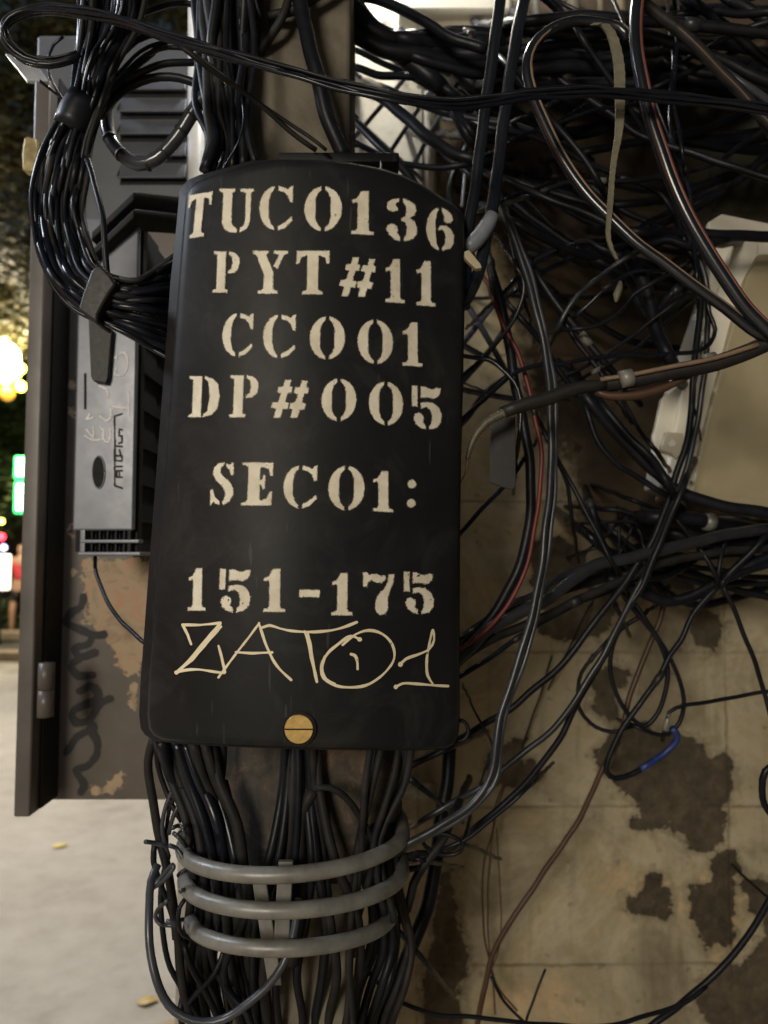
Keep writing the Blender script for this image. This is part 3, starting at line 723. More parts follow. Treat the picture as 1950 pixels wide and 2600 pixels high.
peels = [P('R3', '740,1310 900,1290 1050,1330 1150,1320 1250,1400 1300,1480 1390,1440 1440,1470 1440,1740 1380,1765 1420,1830 1400,1900 1420,1935 1330,2060 1280,2060 1180,2020 1170,1960 1080,1920 1060,1870 1020,1890 960,1920 830,1910 830,1870 890,1810 870,1730 790,1700 720,1630 640,1540 600,1470 660,1420'),
 P('R4', '1310,680 1400,600 1450,610 1480,700 1500,740 1460,760 1470,1000 1450,1180 1400,1210 1370,1160 1300,1220 1270,1150 1210,1050 1180,920 1200,870 1175,840 1290,820 1340,760'),
 P('R4', '790,960 800,890 870,880 910,850 920,760 980,745 1020,760 1030,830 1080,840 1085,1000 1050,1040 900,1010 830,1000'),
 P('R3', '600,1030 640,940 740,930 830,960 830,1010 780,1060 740,1110 770,1170 740,1250 640,1240 600,1180 620,1080'),
 P('R3', '330,150 430,150 530,230 560,300 560,420 700,480 760,560 720,680 640,760 500,780 350,760 270,700 300,600 230,400 220,200'),
 P('R3', '1180,600 1280,570 1370,640 1380,740 1330,820 1220,810 1190,740 1200,680'),
 P('R3', '30,1380 200,1370 180,1500 250,1490 300,1560 290,1620 200,1640 0,1659 -40,1500'),
 P('R3', '900,250 1200,250 1250,400 1100,550 950,500 850,400'),
 P('R4', '1500,800 1600,790 1700,820 1900,850 1900,1700 1350,1700 1250,1600 1230,1480 1400,1280 1500,1300 1600,1200 1640,1050 1540,960'),
 P('B4', '1130,1800 1130,1350 1180,1100 1230,750 1300,720 1310,900 1330,1000 1400,1200 1390,1350 1350,1400 1350,1800'),
 P('R2', '500,1240 530,1260 530,1300 500,1300')]
bare_shaded = [[(950, 60), (1500, -300), (2700, -300), (2700, 1110), (1420, 1210), (1235, 1150), (1200, 1010), (1120, 900), (1100, 700), (1060, 560), (945, 480)]]  # upper wall region that carries the painted shade of the cables
mosses = [P('R1', '1100,620 1250,430 1659,470 2300,470 2300,1430 1300,1360 1150,1000'), P('B4', '1200,1000 1420,1000 1420,1400 1200,1400'), P('R4', '1050,350 1300,350 1350,600 1150,600')]
wv = [at(x, y, YW) for x, y in zip(gx.ravel(), gy.ravel())]
ny_, nx_ = gx.shape
# gently uneven surface
wv = [Vector((v.x, v.y+.003*math.sin(v.x*9+v.z*3)+.002*math.sin(v.z*17), v.z)) for v in wv]
F = [(j*nx_+i, (j+1)*nx_+i, (j+1)*nx_+i+1, j*nx_+i+1) for j in range(ny_-1) for i in range(nx_-1)]
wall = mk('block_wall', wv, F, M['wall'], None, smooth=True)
for nm, L in (('peel', peels), ('peel2', peels), ('bare', bare_shaded), ('moss', mosses)):
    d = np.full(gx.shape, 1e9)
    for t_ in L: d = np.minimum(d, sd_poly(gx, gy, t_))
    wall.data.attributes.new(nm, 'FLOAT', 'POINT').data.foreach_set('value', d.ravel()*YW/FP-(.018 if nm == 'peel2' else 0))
tag(wall, 'old cream block wall with peeling plaster and mould behind the cable tangle', 'wall')
box_back = box('rear_building', wv[0].x, wv[nx_-1].x, YW+.02, YW+.30, 0.01, wv[0].z, M['plate'], None)
tag(box_back, 'dark unpainted core of the wall standing behind the peeling plaster', 'wall')
# bright pilaster and pipe behind the lattice
M['pil'] = conc_mat('pilaster_render', (.36, .32, .24), (.50, .46, .36), (.60, .55, .45), 6)
pil = box('pilaster', at(690, 200, 1.44).x, at(914, 200, 1.44).x, 1.44, 1.497, at(0, 560, 1.44).z, 3.1, M['pil'], None, .004)
tag(pil, 'brightly lit cream pilaster seen through the diamond bars', 'pilaster')
pp = tube('white_pipe', [at(926, -100, 1.455), at(926, 560, 1.455)], .0145, M['white_lit'], None, 18, smooth_path=False)
tag(pp, 'white vertical pipe running beside the bright pilaster', 'pipe')
lg = pxbox('concrete_ledge', 790, 1722, 950, 1775, 1.40, .095, M['wall'], None, .004)
tag(lg, 'narrow cream ledge on the wall right of the pole below the box', 'ledge')
for nm in ('peel', 'peel2', 'bare', 'moss'):
    lg.data.attributes.new(nm, 'FLOAT', 'POINT').data.foreach_set('value', [1.0]*len(lg.data.vertices))

# ------------------------------------------------------------------ diamond lattice
lat = empty('lattice_grille', at(900, 450, 1.30), 'dark metal diamond lattice grille in front of the bright pilaster', 'grille')
def flatbar(pl, w_px, Y, m=M['bars'], dep=.006, name='bar'):
    a, b_ = Vector(at(*pl[0], Y)), Vector(at(*pl[1], Y)); d = (b_-a); nrm = Vector((-d.z, 0, d.x)).normalized()*(w_px/2*Y/FP)
    return prism(name, [a-nrm, a+nrm, b_+nrm, b_-nrm], dep, m, lat, .0012)
for s in ('640,905 1010,470', '900,950 1240,430', '1055,1010 1345,470', '560,600 700,440', '1360,820 1500,560', '1280,1040 1420,760'):
    pl = P('B', s); flatbar(pl, 9, 1.31)
for s in ('560,300 1160,820', '640,640 1120,1080', '760,200 1420,760', '980,160 1500,640', '560,820 900,1080'):
    pl = P('B', s); flatbar(pl, 9, 1.322)
for s in ('1392,850 1360,1240', '1400,640 1385,900'):
    pl = P('B', s); flatbar(pl, 6, 1.29, M['steel'])
# curved side lattice beside the box
lat2 = empty('side_grille', at(1040, 900, 1.25), 'dark scissor lattice bars between the black box and the hanging tag', 'grille')
for s, r_ in (('B2', 0),):
    for q in ('1250,780 1400,600 1500,470 1600,350 1700,250', '1250,1000 1400,830 1480,740 1560,640 1640,520 1720,420', '1280,1200 1400,1080 1480,960 1580,880 1700,800', '1280,600 1390,670 1500,730 1600,790 1680,890 1710,1000 1700,1150', '1300,280 1400,430 1480,560 1560,700 1640,850', '1280,900 1395,930 1500,950 1640,975 1800,1000'):
        tube('bar', path3(P('B2', q), 1.24, 1.26), .0052, M['bars'], lat2, 10, label=None)
    p = at(*P('B2', '1495,733')[0], 1.235); lathe('rivet', p, (0, -1, 0), [(.006, 0), (.006, .003), (.003, .005)], M['bars'], lat2, 12)

# ------------------------------------------------------------------ cream boxes
YB = 1.16
mb = empty('meter_box', at(1560, 1090, YB), 'cream plastic meter box with a pale flange tilted on the wall at the right', 'meter box')
cov = [at(*p, YB) for p in P('R2', '1320,560 1500,170 1560,60 2300,60 2300,1700 1659,1640 1270,1590 1190,1560 1290,1060 1430,600')]
cov = [at(x, y, YB) for x, y in [(1582, 700), (1612, 600), (1640, 548), (1780, 540), (1900, 560), (1880, 1130), (1659, 1102), (1500, 1072), (1492, 1064), (1530, 900)]]
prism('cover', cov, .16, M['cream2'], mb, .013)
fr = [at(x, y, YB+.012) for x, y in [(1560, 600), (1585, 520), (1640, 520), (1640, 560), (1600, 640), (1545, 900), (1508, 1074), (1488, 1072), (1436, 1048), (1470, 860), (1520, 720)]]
prism('side_face', fr, .10, M['white_lit'], mb, .004)  # same cream box, whiter colour paints the light on its left side
fg = [at(x, y, YB+.02) for x, y in [(1430, 860), (1412, 940), (1413, 1000), (1424, 1030), (1440, 1052), (1520, 1080), (1650, 930), (1660, 700), (1700, 600), (1700, 490), (1560, 462), (1530, 480), (1535, 640), (1500, 760), (1470, 830)]]
prism('back_flange', fg, .012, M['white_lit'], mb, .002)
prism('latch_tab', [at(x, y, YB+.005) for x, y in P('R2', '1050,1175 1150,1185 1140,1300 1110,1340 1075,1305 1012,1285')], .012, M['cream'], mb, .0015)
prism('tab_hole', [at(x, y, YB+.0042) for x, y in P('R2', '1082,1218 1105,1242 1098,1262 1075,1265 1060,1248')], .002, M['white_lit'], mb)
prism('cover_seam', [at(x, y, YB-.0006) for x, y in P('R2', '1270,1545 1290,1538 1660,1578 1660,1584 1290,1548')], .002, M['cream2'], mb)
prism('cover_seam', [at(x, y, YB-.0006) for x, y in P('R2', '1275,1540 1440,700 1450,700 1284,1543')], .002, M['cream2'], mb)
ub = empty('upper_cabinet', at(985, 110, 1.36), 'cream metal cabinet with rounded corner at the top edge beside the two upright cables', 'cabinet')
pxbox('door', 916, 40, 1085, 150, 1.36, .05, M['cream'], ub, .008)
pxbox('frame', 900, 28, 1100, 160, 1.372, .05, M['white_lit'], ub, .006)
pxbox('hood', 860, -160, 1110, 26, 1.34, .08, M['white_lit'], ub, .01)
for i, (x, w_, c, lab) in enumerate(((1150, 9, 'pvc', 'pale grey pipe rising out of the top left of the right cable mass'), (1232, 13, 'white_lit', 'thick white pipe rising behind the top of the looped hose'), (1290, 8, 'cream', 'thin cream pipe at the top edge between the two hoses'), (1335, 11, 'cream2', 'tan pipe at the top edge left of the big hose'))):
    t_ = tube('wall_pipe', [at(x, -200, 1.42), at(x+8, 90, 1.42)], w_*1.42/FP, M[c], None, 14, smooth_path=False); tag(t_, lab, 'pipe', 'pipes at the top of the wall')

# ------------------------------------------------------------------ ground and street
def ground_mat():
    m, nt, b = new_mat('pavement_concrete'); co = objco(nt)
    n = noise(nt, .9, 6, .6, co, .5); n2 = noise(nt, 7, 7, .65, co); n3 = noise(nt, 140, 3, .7, co)
    r = ramp(nt, [(.30, (.165, .15, .13)), (.5, (.27, .255, .225)), (.70, (.34, .325, .295))])
    nt.links.new(mth(nt, 'ADD', mth(nt, 'MULTIPLY', n.outputs[0], .5), mth(nt, 'MULTIPLY', n2.outputs[0], .5)), r.inputs[0])
    sp = ramp(nt, [(.62, (0, 0, 0)), (.70, (1, 1, 1))]); nt.links.new(noise(nt, 5.5, 4, .55, co).outputs[0], sp.inputs[0])
    nt.links.new(mixc(nt, mth(nt, 'MULTIPLY', sp.outputs[0], .25), r.outputs[0], (.16, .14, .11)), b.inputs['Base Color']); b.inputs['Roughness'].default_value = .78
    bump(nt, b, mth(nt, 'ADD', n2.outputs[0], mth(nt, 'MULTIPLY', n3.outputs[0], .5)), .5, .004)
    return m
M['ground'] = ground_mat()
M['asphalt'] = simple('asphalt', (.045, .042, .04), (.075, .07, .065), .8, 30, .004)
M['kerb'] = simple('kerb_stone', (.20, .16, .11), (.32, .26, .18), .8, 12, .003)
g = mk('pavement', [(-60, -8, 0), (60, -8, 0), (60, 90, 0), (-60, 90, 0)], [(0, 1, 2, 3)], M['ground']); g['kind'] = 'structure'
# slab edge near the pole foot
a = [at(265, 2212, 2.35), at(430, 2160, 2.50)]
sb = mk('lower_paving', [(-1.05, 2.28, .006), (-.62, 2.52, .006), (3, 2.9, .006), (3, -3, .006), (-1.05, -3, .006)], [(0, 1, 2, 3, 4)], M['kerb']); sb['kind'] = 'structure'
kb = box('kerb', -30, 10, 10.6, 10.85, 0, .14, M['kerb'], None, .02); kb['kind'] = 'structure'
rd = mk('road', [(-60, 10.9, .004), (60, 10.9, .004), (60, 30, .004), (-60, 30, .004)], [(0, 1, 2, 3)], M['asphalt']); rd['kind'] = 'structure'
kb2 = box('far_kerb', -30, 10, 13.2, 13.5, 0, .16, M['kerb'], None, .02); kb2['kind'] = 'structure'
M['leaf'] = simple('dry_leaf', (.38, .32, .06), (.52, .45, .12), .5, 60)
M['leaf2'] = simple('brown_leaf', (.26, .18, .04), (.38, .28, .08), .5, 60)
def leaf(px, py, ang, ln, m, lab):
    Y = CAMZ/((py-1200.9)/FP) if py > 1205 else 8
    # ground hit
    x, y, z = ray(px, py); t = -CAMZ/z; c = Vector((x*t, y*t, .0005))
    V = []; F = []
    n_ = 9
    for i in range(n_):
        u = i/(n_-1); wd = .32*math.sin(math.pi*u**.8)*ln
        for s in (-1, 0, 1):
            V.append(Vector(((u-.5)*ln, s*wd, .002+.005*abs(s)*math.sin(math.pi*u)+.003*u)))
    for i in range(n_-1):
        for s in range(2):
            a = i*3+s; F.append((a, a+1, a+4, a+3))
    V = [Matrix.Rotation(R(ang), 3, 'Z') @ v + c for v in V]
    o = mk('fallen_leaf', V, F, m, None, smooth=True); so = o.modifiers.new('s', 'SOLIDIFY'); so.thickness = .001
    tag(o, lab, 'leaf', 'fallen leaves on the pavement')
leaf(130, 1829, 25, .085, M['leaf'], 'yellow fallen leaf lying alone on the pavement below the cabinet')
leaf(320, 2166, 15, .075, M['leaf2'], 'brownish yellow fallen leaf near the slab edge at the bottom left')

# foliage --------------------------------------------------------------
def foliage_mat(name, c0, c1, c2):
    m, nt, b = new_mat(name); oi = nt.nodes.new('ShaderNodeNewGeometry'); co = objco(nt)
    r = ramp(nt, [(.0, c0), (.5, c1), (1.0, c2)]); nt.links.new(oi.outputs['Random Per Island'], r.inputs[0]); nt.links.new(r.outputs[0], b.inputs['Base Color'])
    b.inputs['Roughness'].default_value = .5; return m
M['leaves'] = foliage_mat('tree_leaves', (.06, .06, .02), (.12, .11, .04), (.19, .16, .065))
M['hedge'] = foliage_mat('hedge_leaves', (.03, .055, .018), (.06, .10, .03), (.11, .14, .05))
M['bark'] = simple('bark', (.05, .04, .03), (.09, .07, .05), .9, 20, .01)
def leaf_cloud(name, blobs, nleaf, size, m, parent):
    V = []; F = []; rnd = random.Random(3)
    for k in range(nleaf):
        cx, cy, cz, rx, ry, rz = rnd.choice(blobs)
        while True:
            p = Vector((rnd.uniform(-1, 1), rnd.uniform(-1, 1), rnd.uniform(-1, 1)))
            if .35 < p.length < 1: break
        c = Vector((cx+p.x*rx, cy+p.y*ry, cz+p.z*rz)); s = size*rnd.uniform(.6, 1.3)
        q = Matrix.Rotation(rnd.uniform(0, 6.28), 3, 'Z') @ Matrix.Rotation(rnd.uniform(-1, 1), 3, 'X')
        n0 = len(V)
        for v in ((-s, 0, 0), (0, -s*.4, s*.1), (s, 0, 0), (0, s*.4, s*.1)): V.append(q @ Vector(v)+c)
        F.append((n0, n0+1, n0+2, n0+3))
    return mk(name, V, F, m, parent)
t1 = empty('street_tree', (-5.6, 9.2, 0), 'large dim green street tree filling the top left corner', 'tree')
tube('trunk', [(-5.6, 9.2, 0), (-5.55, 9.2, 2), (-5.3, 9.2, 4.6), (-4.9, 9.3, 7)], [.22, .17, .14, .05], M['bark'], t1, 10, .3)
rnd = random.Random(11)
leaf_cloud('crown', [(-5.0+rnd.uniform(-1.7, 1.7), 9.3+rnd.uniform(-1.2, 1.2), 6.4+rnd.uniform(-1.8, 2.4), rnd.uniform(.5, .95), rnd.uniform(.5, .9), rnd.uniform(.4, .7)) for _ in range(34)]+[(-3.3+rnd.uniform(-1.3, 1.3), 9.5, 8.3+rnd.uniform(-1.2, 1.2), .7, .6, .55) for _ in range(16)], 34000, .075, M['leaves'], t1)
t2 = empty('street_tree', (-9.6, 15, 0), 'darker lower tree across the street behind the green sign', 'tree')
tube('trunk', [(-9.6, 15, 0), (-9.5, 15, 1.4), (-9.0, 15, 3.4)], [.2, .16, .06], M['bark'], t2, 10, .3)
leaf_cloud('crown', [(-8.2+rnd.uniform(-1.8, 1.4), 15+rnd.uniform(-.8, .8), 3.6+rnd.uniform(-1.5, 2.0), rnd.uniform(.6, .9), .7, rnd.uniform(.4, .7)) for _ in range(24)], 14000, .10, M['hedge'], t2)
hd = leaf_cloud('hedge', [(-7.0+i*.5, 13.9, .35, .45, .3, .36) for i in range(-5, 5)], 12000, .05, M['hedge'], None)
tag(hd, 'low clipped green hedge along the far kerb at the left edge', 'hedge')
# distant dark building so that the street closes
M['far'] = simple('far_wall', (.10, .085, .06), (.16, .13, .09), .8, 3, .01)
fb_ = empty('far_building', (-13, 22, 0), 'dim building across the street behind the trees', 'building')
box('wall', -30, 2, 20, 24, 0, 9, M['far'], fb_)
boxes('window', [(-29+i*2.2, -27.8+i*2.2, 19.97, 20.02, z, z+1.5) for i in range(13) for z in (1.0, 4.2, 7.0)], M['hole'], fb_)
fb_.children[-1]['kind'] = 'stuff'
M['lampW'] = emis('lamp_glow', (1.0, .86, .62), 60); M['lampY'] = emis('yellow_glow', (.95, .85, .10), 14); M['lampG'] = emis('green_neon', (.05, .95, .20), 3.4)
M['lampGW'] = emis('green_white', (.6, 1.0, .75), 7); M['lampR'] = emis('red_bulb', (1, .03, .05), 9); M['lampWh'] = emis('white_panel_glow', (.92, 1.0, .78), 3.0); M['lampV'] = emis('violet_bulb', (.6, .6, 1), 6)
M['lampO'] = emis('orange_shade', (.9, .45, .05), 1.2)
def ball(name, c, r_, m, parent=None):
    bm = bmesh.new(); bmesh.ops.create_uvsphere(bm, u_segments=20, v_segments=12, radius=r_)
    V = [v.co+Vector(c) for v in bm.verts]; F = [tuple(v.index for v in f.verts) for f in bm.faces]; bm.free()
    return mk(name, V, F, m, parent, smooth=True)
YL = 10.0
sl_ = empty('street_lamp', (at(-40, 770, YL).x, YL, 0), 'glowing warm street lamp at the left edge of the picture', 'street lamp')
tube('post', [(at(-46, 770, YL).x, YL, 0), (at(-46, 770, YL).x, YL, at(0, 790, YL).z)], .05, M['tape'], sl_, 12, smooth_path=False)
c_ = at(3, 775, YL); ball('globe', c_, .24, M['lampW'], sl_)
tube('arm', [(at(-46, 770, YL).x, YL, at(0, 800, YL).z), c_-Vector((0, 0, .13))], .02, M['tape'], sl_, 8, smooth_path=False)
for i, (x, y, r_, mm, lab) in enumerate(((12, 818, .095, 'lampY', 'added yellow glow on leaves just under the street lamp'), (30, 808, .09, 'lampY', 'added yellow glow on leaves right of the street lamp'), (44, 796, .07, 'lampY', 'added yellow glow on leaves nearest the cabinet edge, level with the lamp'),  # first four yellow balls are added glow, standing in for lamplit leaves
     (45, 835, .07, 'lampY', 'small added yellow green glow on leaves against the cabinet edge'), (16, 850, .10, 'lampO', 'dim orange lantern hanging under the yellow glow'), (3, 1160, .05, 'lampR', 'red bulb at the left edge above the white panel'), (3, 1126, .035, 'lampY', 'faint yellow bulb at the left edge above the red one'), (8, 1183, .04, 'lampV', 'pale violet bulb under the red bulb'))):
    tag(ball('light_bulb', at(x, y, YL+.3), r_, M[mm]), lab, 'light bulb', 'coloured bulbs along the far street')
gs = empty('neon_sign', at(40, 1110, 12), 'green lit sign of two stacked panels beside the cabinet edge', 'sign')
for y0, y1 in ((985, 1034), (1040, 1108)):
    a = at(30, y0, 12); b_ = at(75, y1, 12)
    box('panel', a.x, b_.x, 12, 12.1, b_.z, a.z, M['lampG'], gs, .03); box('lit_centre', a.x+.06, b_.x-.06, 11.98, 12.0, b_.z+.05, a.z-.05, M['lampGW'], gs)
box('post', at(70, 1100, 12).x, at(74, 1100, 12).x, 12.02, 12.08, 0, at(0, 1108, 12).z, M['tape'], gs)
wp = empty('lit_sign', at(5, 1274, 12.5), 'white lit panel standing at the left edge over the hedge', 'sign')
a = at(-22, 1198, 12.5); b_ = at(16, 1274, 12.5)
box('panel', a.x, b_.x, 12.5, 12.6, b_.z, a.z, M['lampWh'], wp, .02)
box('stand', (a.x+b_.x)/2-.03, (a.x+b_.x)/2+.03, 12.53, 12.58, 0, b_.z, M['tape'], wp)
bl = at(2, 1526, 7.2)
bo = empty('bollard', (bl.x-.02, 7.2, 0), 'dark green bollard cut by the left edge of the picture', 'bollard')
lathe('shaft', (bl.x-.02, 7.2, 0), (0, 0, 1), [(.09, 0), (.09, .03), (.055, .05), (.05, .62), (.065, .64), (.065, .67)], M['tape'], bo, 20)
lathe('cap', (bl.x-.02, 7.2, .67), (0, 0, 1), [(.06, 0), (.055, .05), (.03, .09), (.005, .10)], M['tape'], bo, 20)
# person across the road -------------------------------------------------
def skin(name, pts, edges, m, parent=None):
    me = bpy.data.meshes.new(name); off = parent_world(parent) if parent else Vector((0, 0, 0))
    me.from_pydata([tuple(Vector(p[:3])-off) for p in pts], edges, []); o = bpy.data.objects.new(name, me); C.objects.link(o)
    if parent: o.parent = parent
    sk = o.modifiers.new('skin', 'SKIN'); 
    for i, p in enumerate(pts):
        me.skin_vertices[0].data[i].radius = (p[3], p[4] if len(p) > 4 else p[3])
    me.skin_vertices[0].data[0].use_root = True
    ss = o.modifiers.new('sub', 'SUBSURF'); ss.levels = 1; ss.render_levels = 2
    me.materials.append(m); return o
M['skin'] = simple('skin_tone', (.42, .24, .16), (.50, .30, .20), .5, 10); M['shirt'] = simple('red_shirt', (.42, .03, .045), (.55, .05, .06), .8, 10)
M['shorts'] = simple('dark_shorts', (.03, .025, .02), (.05, .04, .035), .8, 10); M['hair'] = simple('brown_hair', (.05, .03, .02), (.10, .06, .04), .6, 30)
pc = at(42, 1370, 13.6); bx_, by_ = pc.x, 13.6
pe = empty('person', (bx_, by_, 0), 'person in a red top and dark shorts standing across the street, half behind the cabinet', 'person')
bp = [(0, 0, .95, .13, .11), (0, 0, 1.15, .12, .09), (0, 0, 1.38, .16, .10), (0, 0, 1.50, .055), (0, -.01, 1.60, .075, .085), (0, -.01, 1.70, .07, .085),
      (-.20, 0, 1.42, .055), (-.26, -.02, 1.14, .04), (-.24, -.14, .92, .032), (-.23, -.17, .85, .03, .018),
      (.20, 0, 1.42, .055), (.27, 0, 1.14, .04), (.26, -.08, .90, .032), (.25, -.10, .83, .03, .018),
      (-.10, 0, .86, .085), (-.13, -.03, .48, .06), (-.15, .02, .10, .038), (-.16, -.10, .05, .04, .03),
      (.10, 0, .86, .085), (.11, -.02, .48, .06), (.11, .02, .10, .038), (.12, -.10, .05, .04, .03)]
bp = [(p[0]+bx_, p[1]+by_, p[2], *p[3:]) for p in bp]
be = [(0, 1), (1, 2), (2, 3), (3, 4), (4, 5), (2, 6), (6, 7), (7, 8), (8, 9), (2, 10), (10, 11), (11, 12), (12, 13), (0, 14), (14, 15), (15, 16), (16, 17), (0, 18), (18, 19), (19, 20), (20, 21)]
skin('body', bp, be, M['skin'], pe)
sh = [(0, 0, 1.00, .15, .13), (0, 0, 1.2, .14, .11), (0, 0, 1.39, .18, .12), (-.20, 0, 1.42, .075), (-.25, -.01, 1.22, .06), (.20, 0, 1.42, .075), (.26, 0, 1.22, .06)]
skin('red_top', [(p[0]+bx_, p[1]+by_, p[2], *p[3:]) for p in sh], [(0, 1), (1, 2), (2, 3), (3, 4), (2, 5), (5, 6)], M['shirt'], pe)
so_ = [(0, 0, .97, .15, .13), (-.10, 0, .86, .10), (-.12, -.01, .62, .085), (.10, 0, .86, .10), (.11, -.01, .62, .085)]
skin('shorts', [(p[0]+bx_, p[1]+by_, p[2], *p[3:]) for p in so_], [(0, 1), (1, 2), (0, 3), (3, 4)], M['shorts'], pe)
skin('hair', [(bx_, by_+.03, 1.60, .085), (bx_, by_+.02, 1.72, .085, .095), (bx_, by_+.05, 1.45, .06, .04)], [(0, 1), (0, 2)], M['hair'], pe)

# ------------------------------------------------------------------ cables
EXTG = {'black cables crossing the upper right', 'cables hanging in the middle right', 'cables crossing the lower wall', 'tangle at the top right', 'tangle behind the hoses', 'tangle under the meter box', 'cables crossing the diamond lattice', 'dark knot of cables right of the pole top', 'cables under the right corner of the box'}
def cable(tile, s, r, Y0, Y1, mat, label, group=None, stripe=None, name='cable', jit=.006, cat='cable', Ys=None, offset=(0, 0), ext=None):
    pp = P(tile, s) if isinstance(s, str) else s
    if offset != (0, 0): pp = [(x+offset[0], y+offset[1]) for x, y in pp]
    k = OFF[tile][2]; pts = path3(pp, Y0, Y1, jit, Ys); outer = [None, None]
    for end in (0, 1):      # cables that leave the picture go on beyond it
        q, q2, Ye = (pp[0], pp[1], pts[0].y) if end == 0 else (pp[-1], pp[-2], pts[-1].y)
        if q[0] > 1655 or q[1] < -5 or q[1] > 2215:
            L_ = max(math.hypot(q[0]-q2[0], q[1]-q2[1]), 1); sx, sy = (q[0]-q2[0])/L_, (q[1]-q2[1])/L_
            outer[end] = [at(q[0]+sx*d_+(60 if q[0] > 1655 else 0)*d_/500, q[1]+sy*d_+((-1 if q[1] < 0 else 1)*120 if q[0] <= 1655 else 25)*d_/500, Ye) for d_ in (260, 560)]
    if ext is None: ext = 1 if (group in EXTG) else 0
    if ext:
        e_ = .45 if group == 'cables crossing the lower wall' else 1.0
        for end in (0, 1):
            q, q2, Ye = (pp[0], pp[1], pts[0].y) if end == 0 else (pp[-1], pp[-2], pts[-1].y)
            if -20 < q[0] < 1680 and -20 < q[1] < 2230:
                dx, dy = q[0]-q2[0], q[1]-q2[1]; L_ = math.hypot(dx, dy); dx /= L_; dy /= L_
                p1 = at(q[0]+dx*50*e_, q[1]+dy*50*e_, min(Ye+.10, 1.47)); p2 = at(q[0]+dx*95*e_, q[1]+dy*95*e_, 1.53 if e_ < 1 else min(Ye+.3, 1.53))
                if end == 0: pts = [p2, p1]+pts
                else: pts = pts+[p1, p2]
    if outer[0]: pts = outer[0][::-1]+pts
    if outer[1]: pts = pts+outer[1]
    Ym = (Y0+Y1)/2 if not Ys else sum(Ys)/len(Ys)
    o = tube(name, pts, r*k*Ym/FP, M[mat], None, 12 if r > 20 else 8, .010, wob=.0007 if not stripe and cat == 'cable' else 0)
    if ext and r > 11 and random.random() < .35 and len(pts) > 4:
        i = random.randint(2, len(pts)-3); dv = (pts[i+1]-pts[i]).normalized(); rr = r*k*pts[i].y/FP; h_ = random.uniform(.005, .013)
        tube('tape_band', [pts[i]-dv*h_, pts[i], pts[i]+dv*h_], [rr*1.18, rr*1.3, rr*1.18], M[random.choice(['tape', 'tape', 'galv', 'grey'])], o, 10, smooth_path=False)
    tag(o, label, cat, group)
    if stripe:
        sm, dx, dr = stripe; rr = r*k*Ym/FP
        tube('stripe', [p+Vector((dx*rr, -rr*.62, .15*rr)) for p in pts], rr*dr, M[sm], o, 8, .012)
    return o
g1 = 'heavy hoses hanging at the upper right'
cable('R1', '820,235 760,165 640,138 480,130 330,190 235,290 205,400 235,560 300,720 420,960 560,1160 720,1325 880,1475 1000,1560 1200,1712 1400,1855 1600,2010 1750,2060', 32, .86, .84, 'hose', 'thick glossy hose looping over at the top and running down to the right edge', g1, ('tan', .75, .30))
cable('R1', '885,-80 862,100 865,300 900,500 950,720 1010,900 1080,1100 1160,1280 1260,1460 1400,1680 1520,1850 1680,2010', 40, .84, .82, 'hose', 'thickest hose with a rusty red stripe falling from the top to the right edge', g1, ('rust', .62, .34))
cable('R1', '900,10 1000,90 1120,180 1250,300 1380,440 1500,560 1620,700 1720,800', 36, .90, .88, 'dull', 'dusty hose slanting to the top right corner from the striped hose', g1, ('brown', -.5, .3))
cable('R1', '1300,370 1450,460 1560,540 1720,660', 24, .93, .92, 'slate', 'short grey hose under the dusty slanting hose at the right edge', g1)
g2 = 'pair of upright cables right of the box'
cable('B', '1600,-60 1575,100 1530,400 1505,620 1475,850 1440,1100 1400,1380 1385,1640 1378,1760 1365,1850', 36, .88, .86, 'hose', 'left one of the two thick upright cables just right of the box', g2)
cable('B', '1735,-60 1700,150 1650,450 1610,700 1590,900 1560,1150 1530,1290 1490,1480 1450,1660 1420,1740 1370,1830 1330,1870', 38, .90, .86, 'hose', 'right one of the two thick upright cables, bending in behind the box edge', g2)
tw = tube('tape_wrap', path3(P('B', '1545,1290 1500,1370 1440,1450 1380,1500'), .855, .855), [.008, .0095, .010, .009], simple('grey_tape', (.15, .16, .19), (.22, .23, .27), .4, 60), None, 12); tag(tw, 'pale grey tape wound round the upright cables beside the digit 6', 'tape wrap')
# ring strands from the top-left loop across the picture
base = '470,330 300,372 150,345 50,262 15,180 60,105 160,62 300,48 430,62 700,110 1000,212 1400,330 1800,440 2100,515 2400,585 2700,615 2960,600 3160,565 3500,545 3800,560 4200,600 4480,630 4760,680'
for i, (ox, oy, r_) in enumerate(((0, 0, 13), (5, -5, 11), (-2, 7, 14), (6, 3, 12), (2, 12, 13), (-3, -9, 9))):
    cable('A', base, r_, 1, 1, 'black' if i % 2 else 'gloss', ['topmost', 'upper', 'glossy middle', 'plain middle', 'lower', 'thinnest'][i]+' cable of the strand looping at the top left and crossing the picture', 'strand looping at the top left', Ys=[.80, .78+.004*i, .74+.003*i, .72, .72, .76, .80, .80], offset=(ox, oy), jit=.003)
cable('A', '1000,215 1150,330 1400,510 1600,660 1750,790 1900,900', 17, .78, .82, 'dull', 'dusty cable slanting down to the brass nut on top of the box')
cable('A', '960,200 1120,300 1380,480 1590,640 1760,760 1960,900', 12, .79, .82, 'dull', 'thinner dusty cable running just above the one that slants to the brass nut')
cable('B', '700,-30 850,-5 1000,60 1150,140 1300,230 1500,300', 32, 1.06, 1.02, 'black', 'black hose slanting across the cream cabinet at the top')
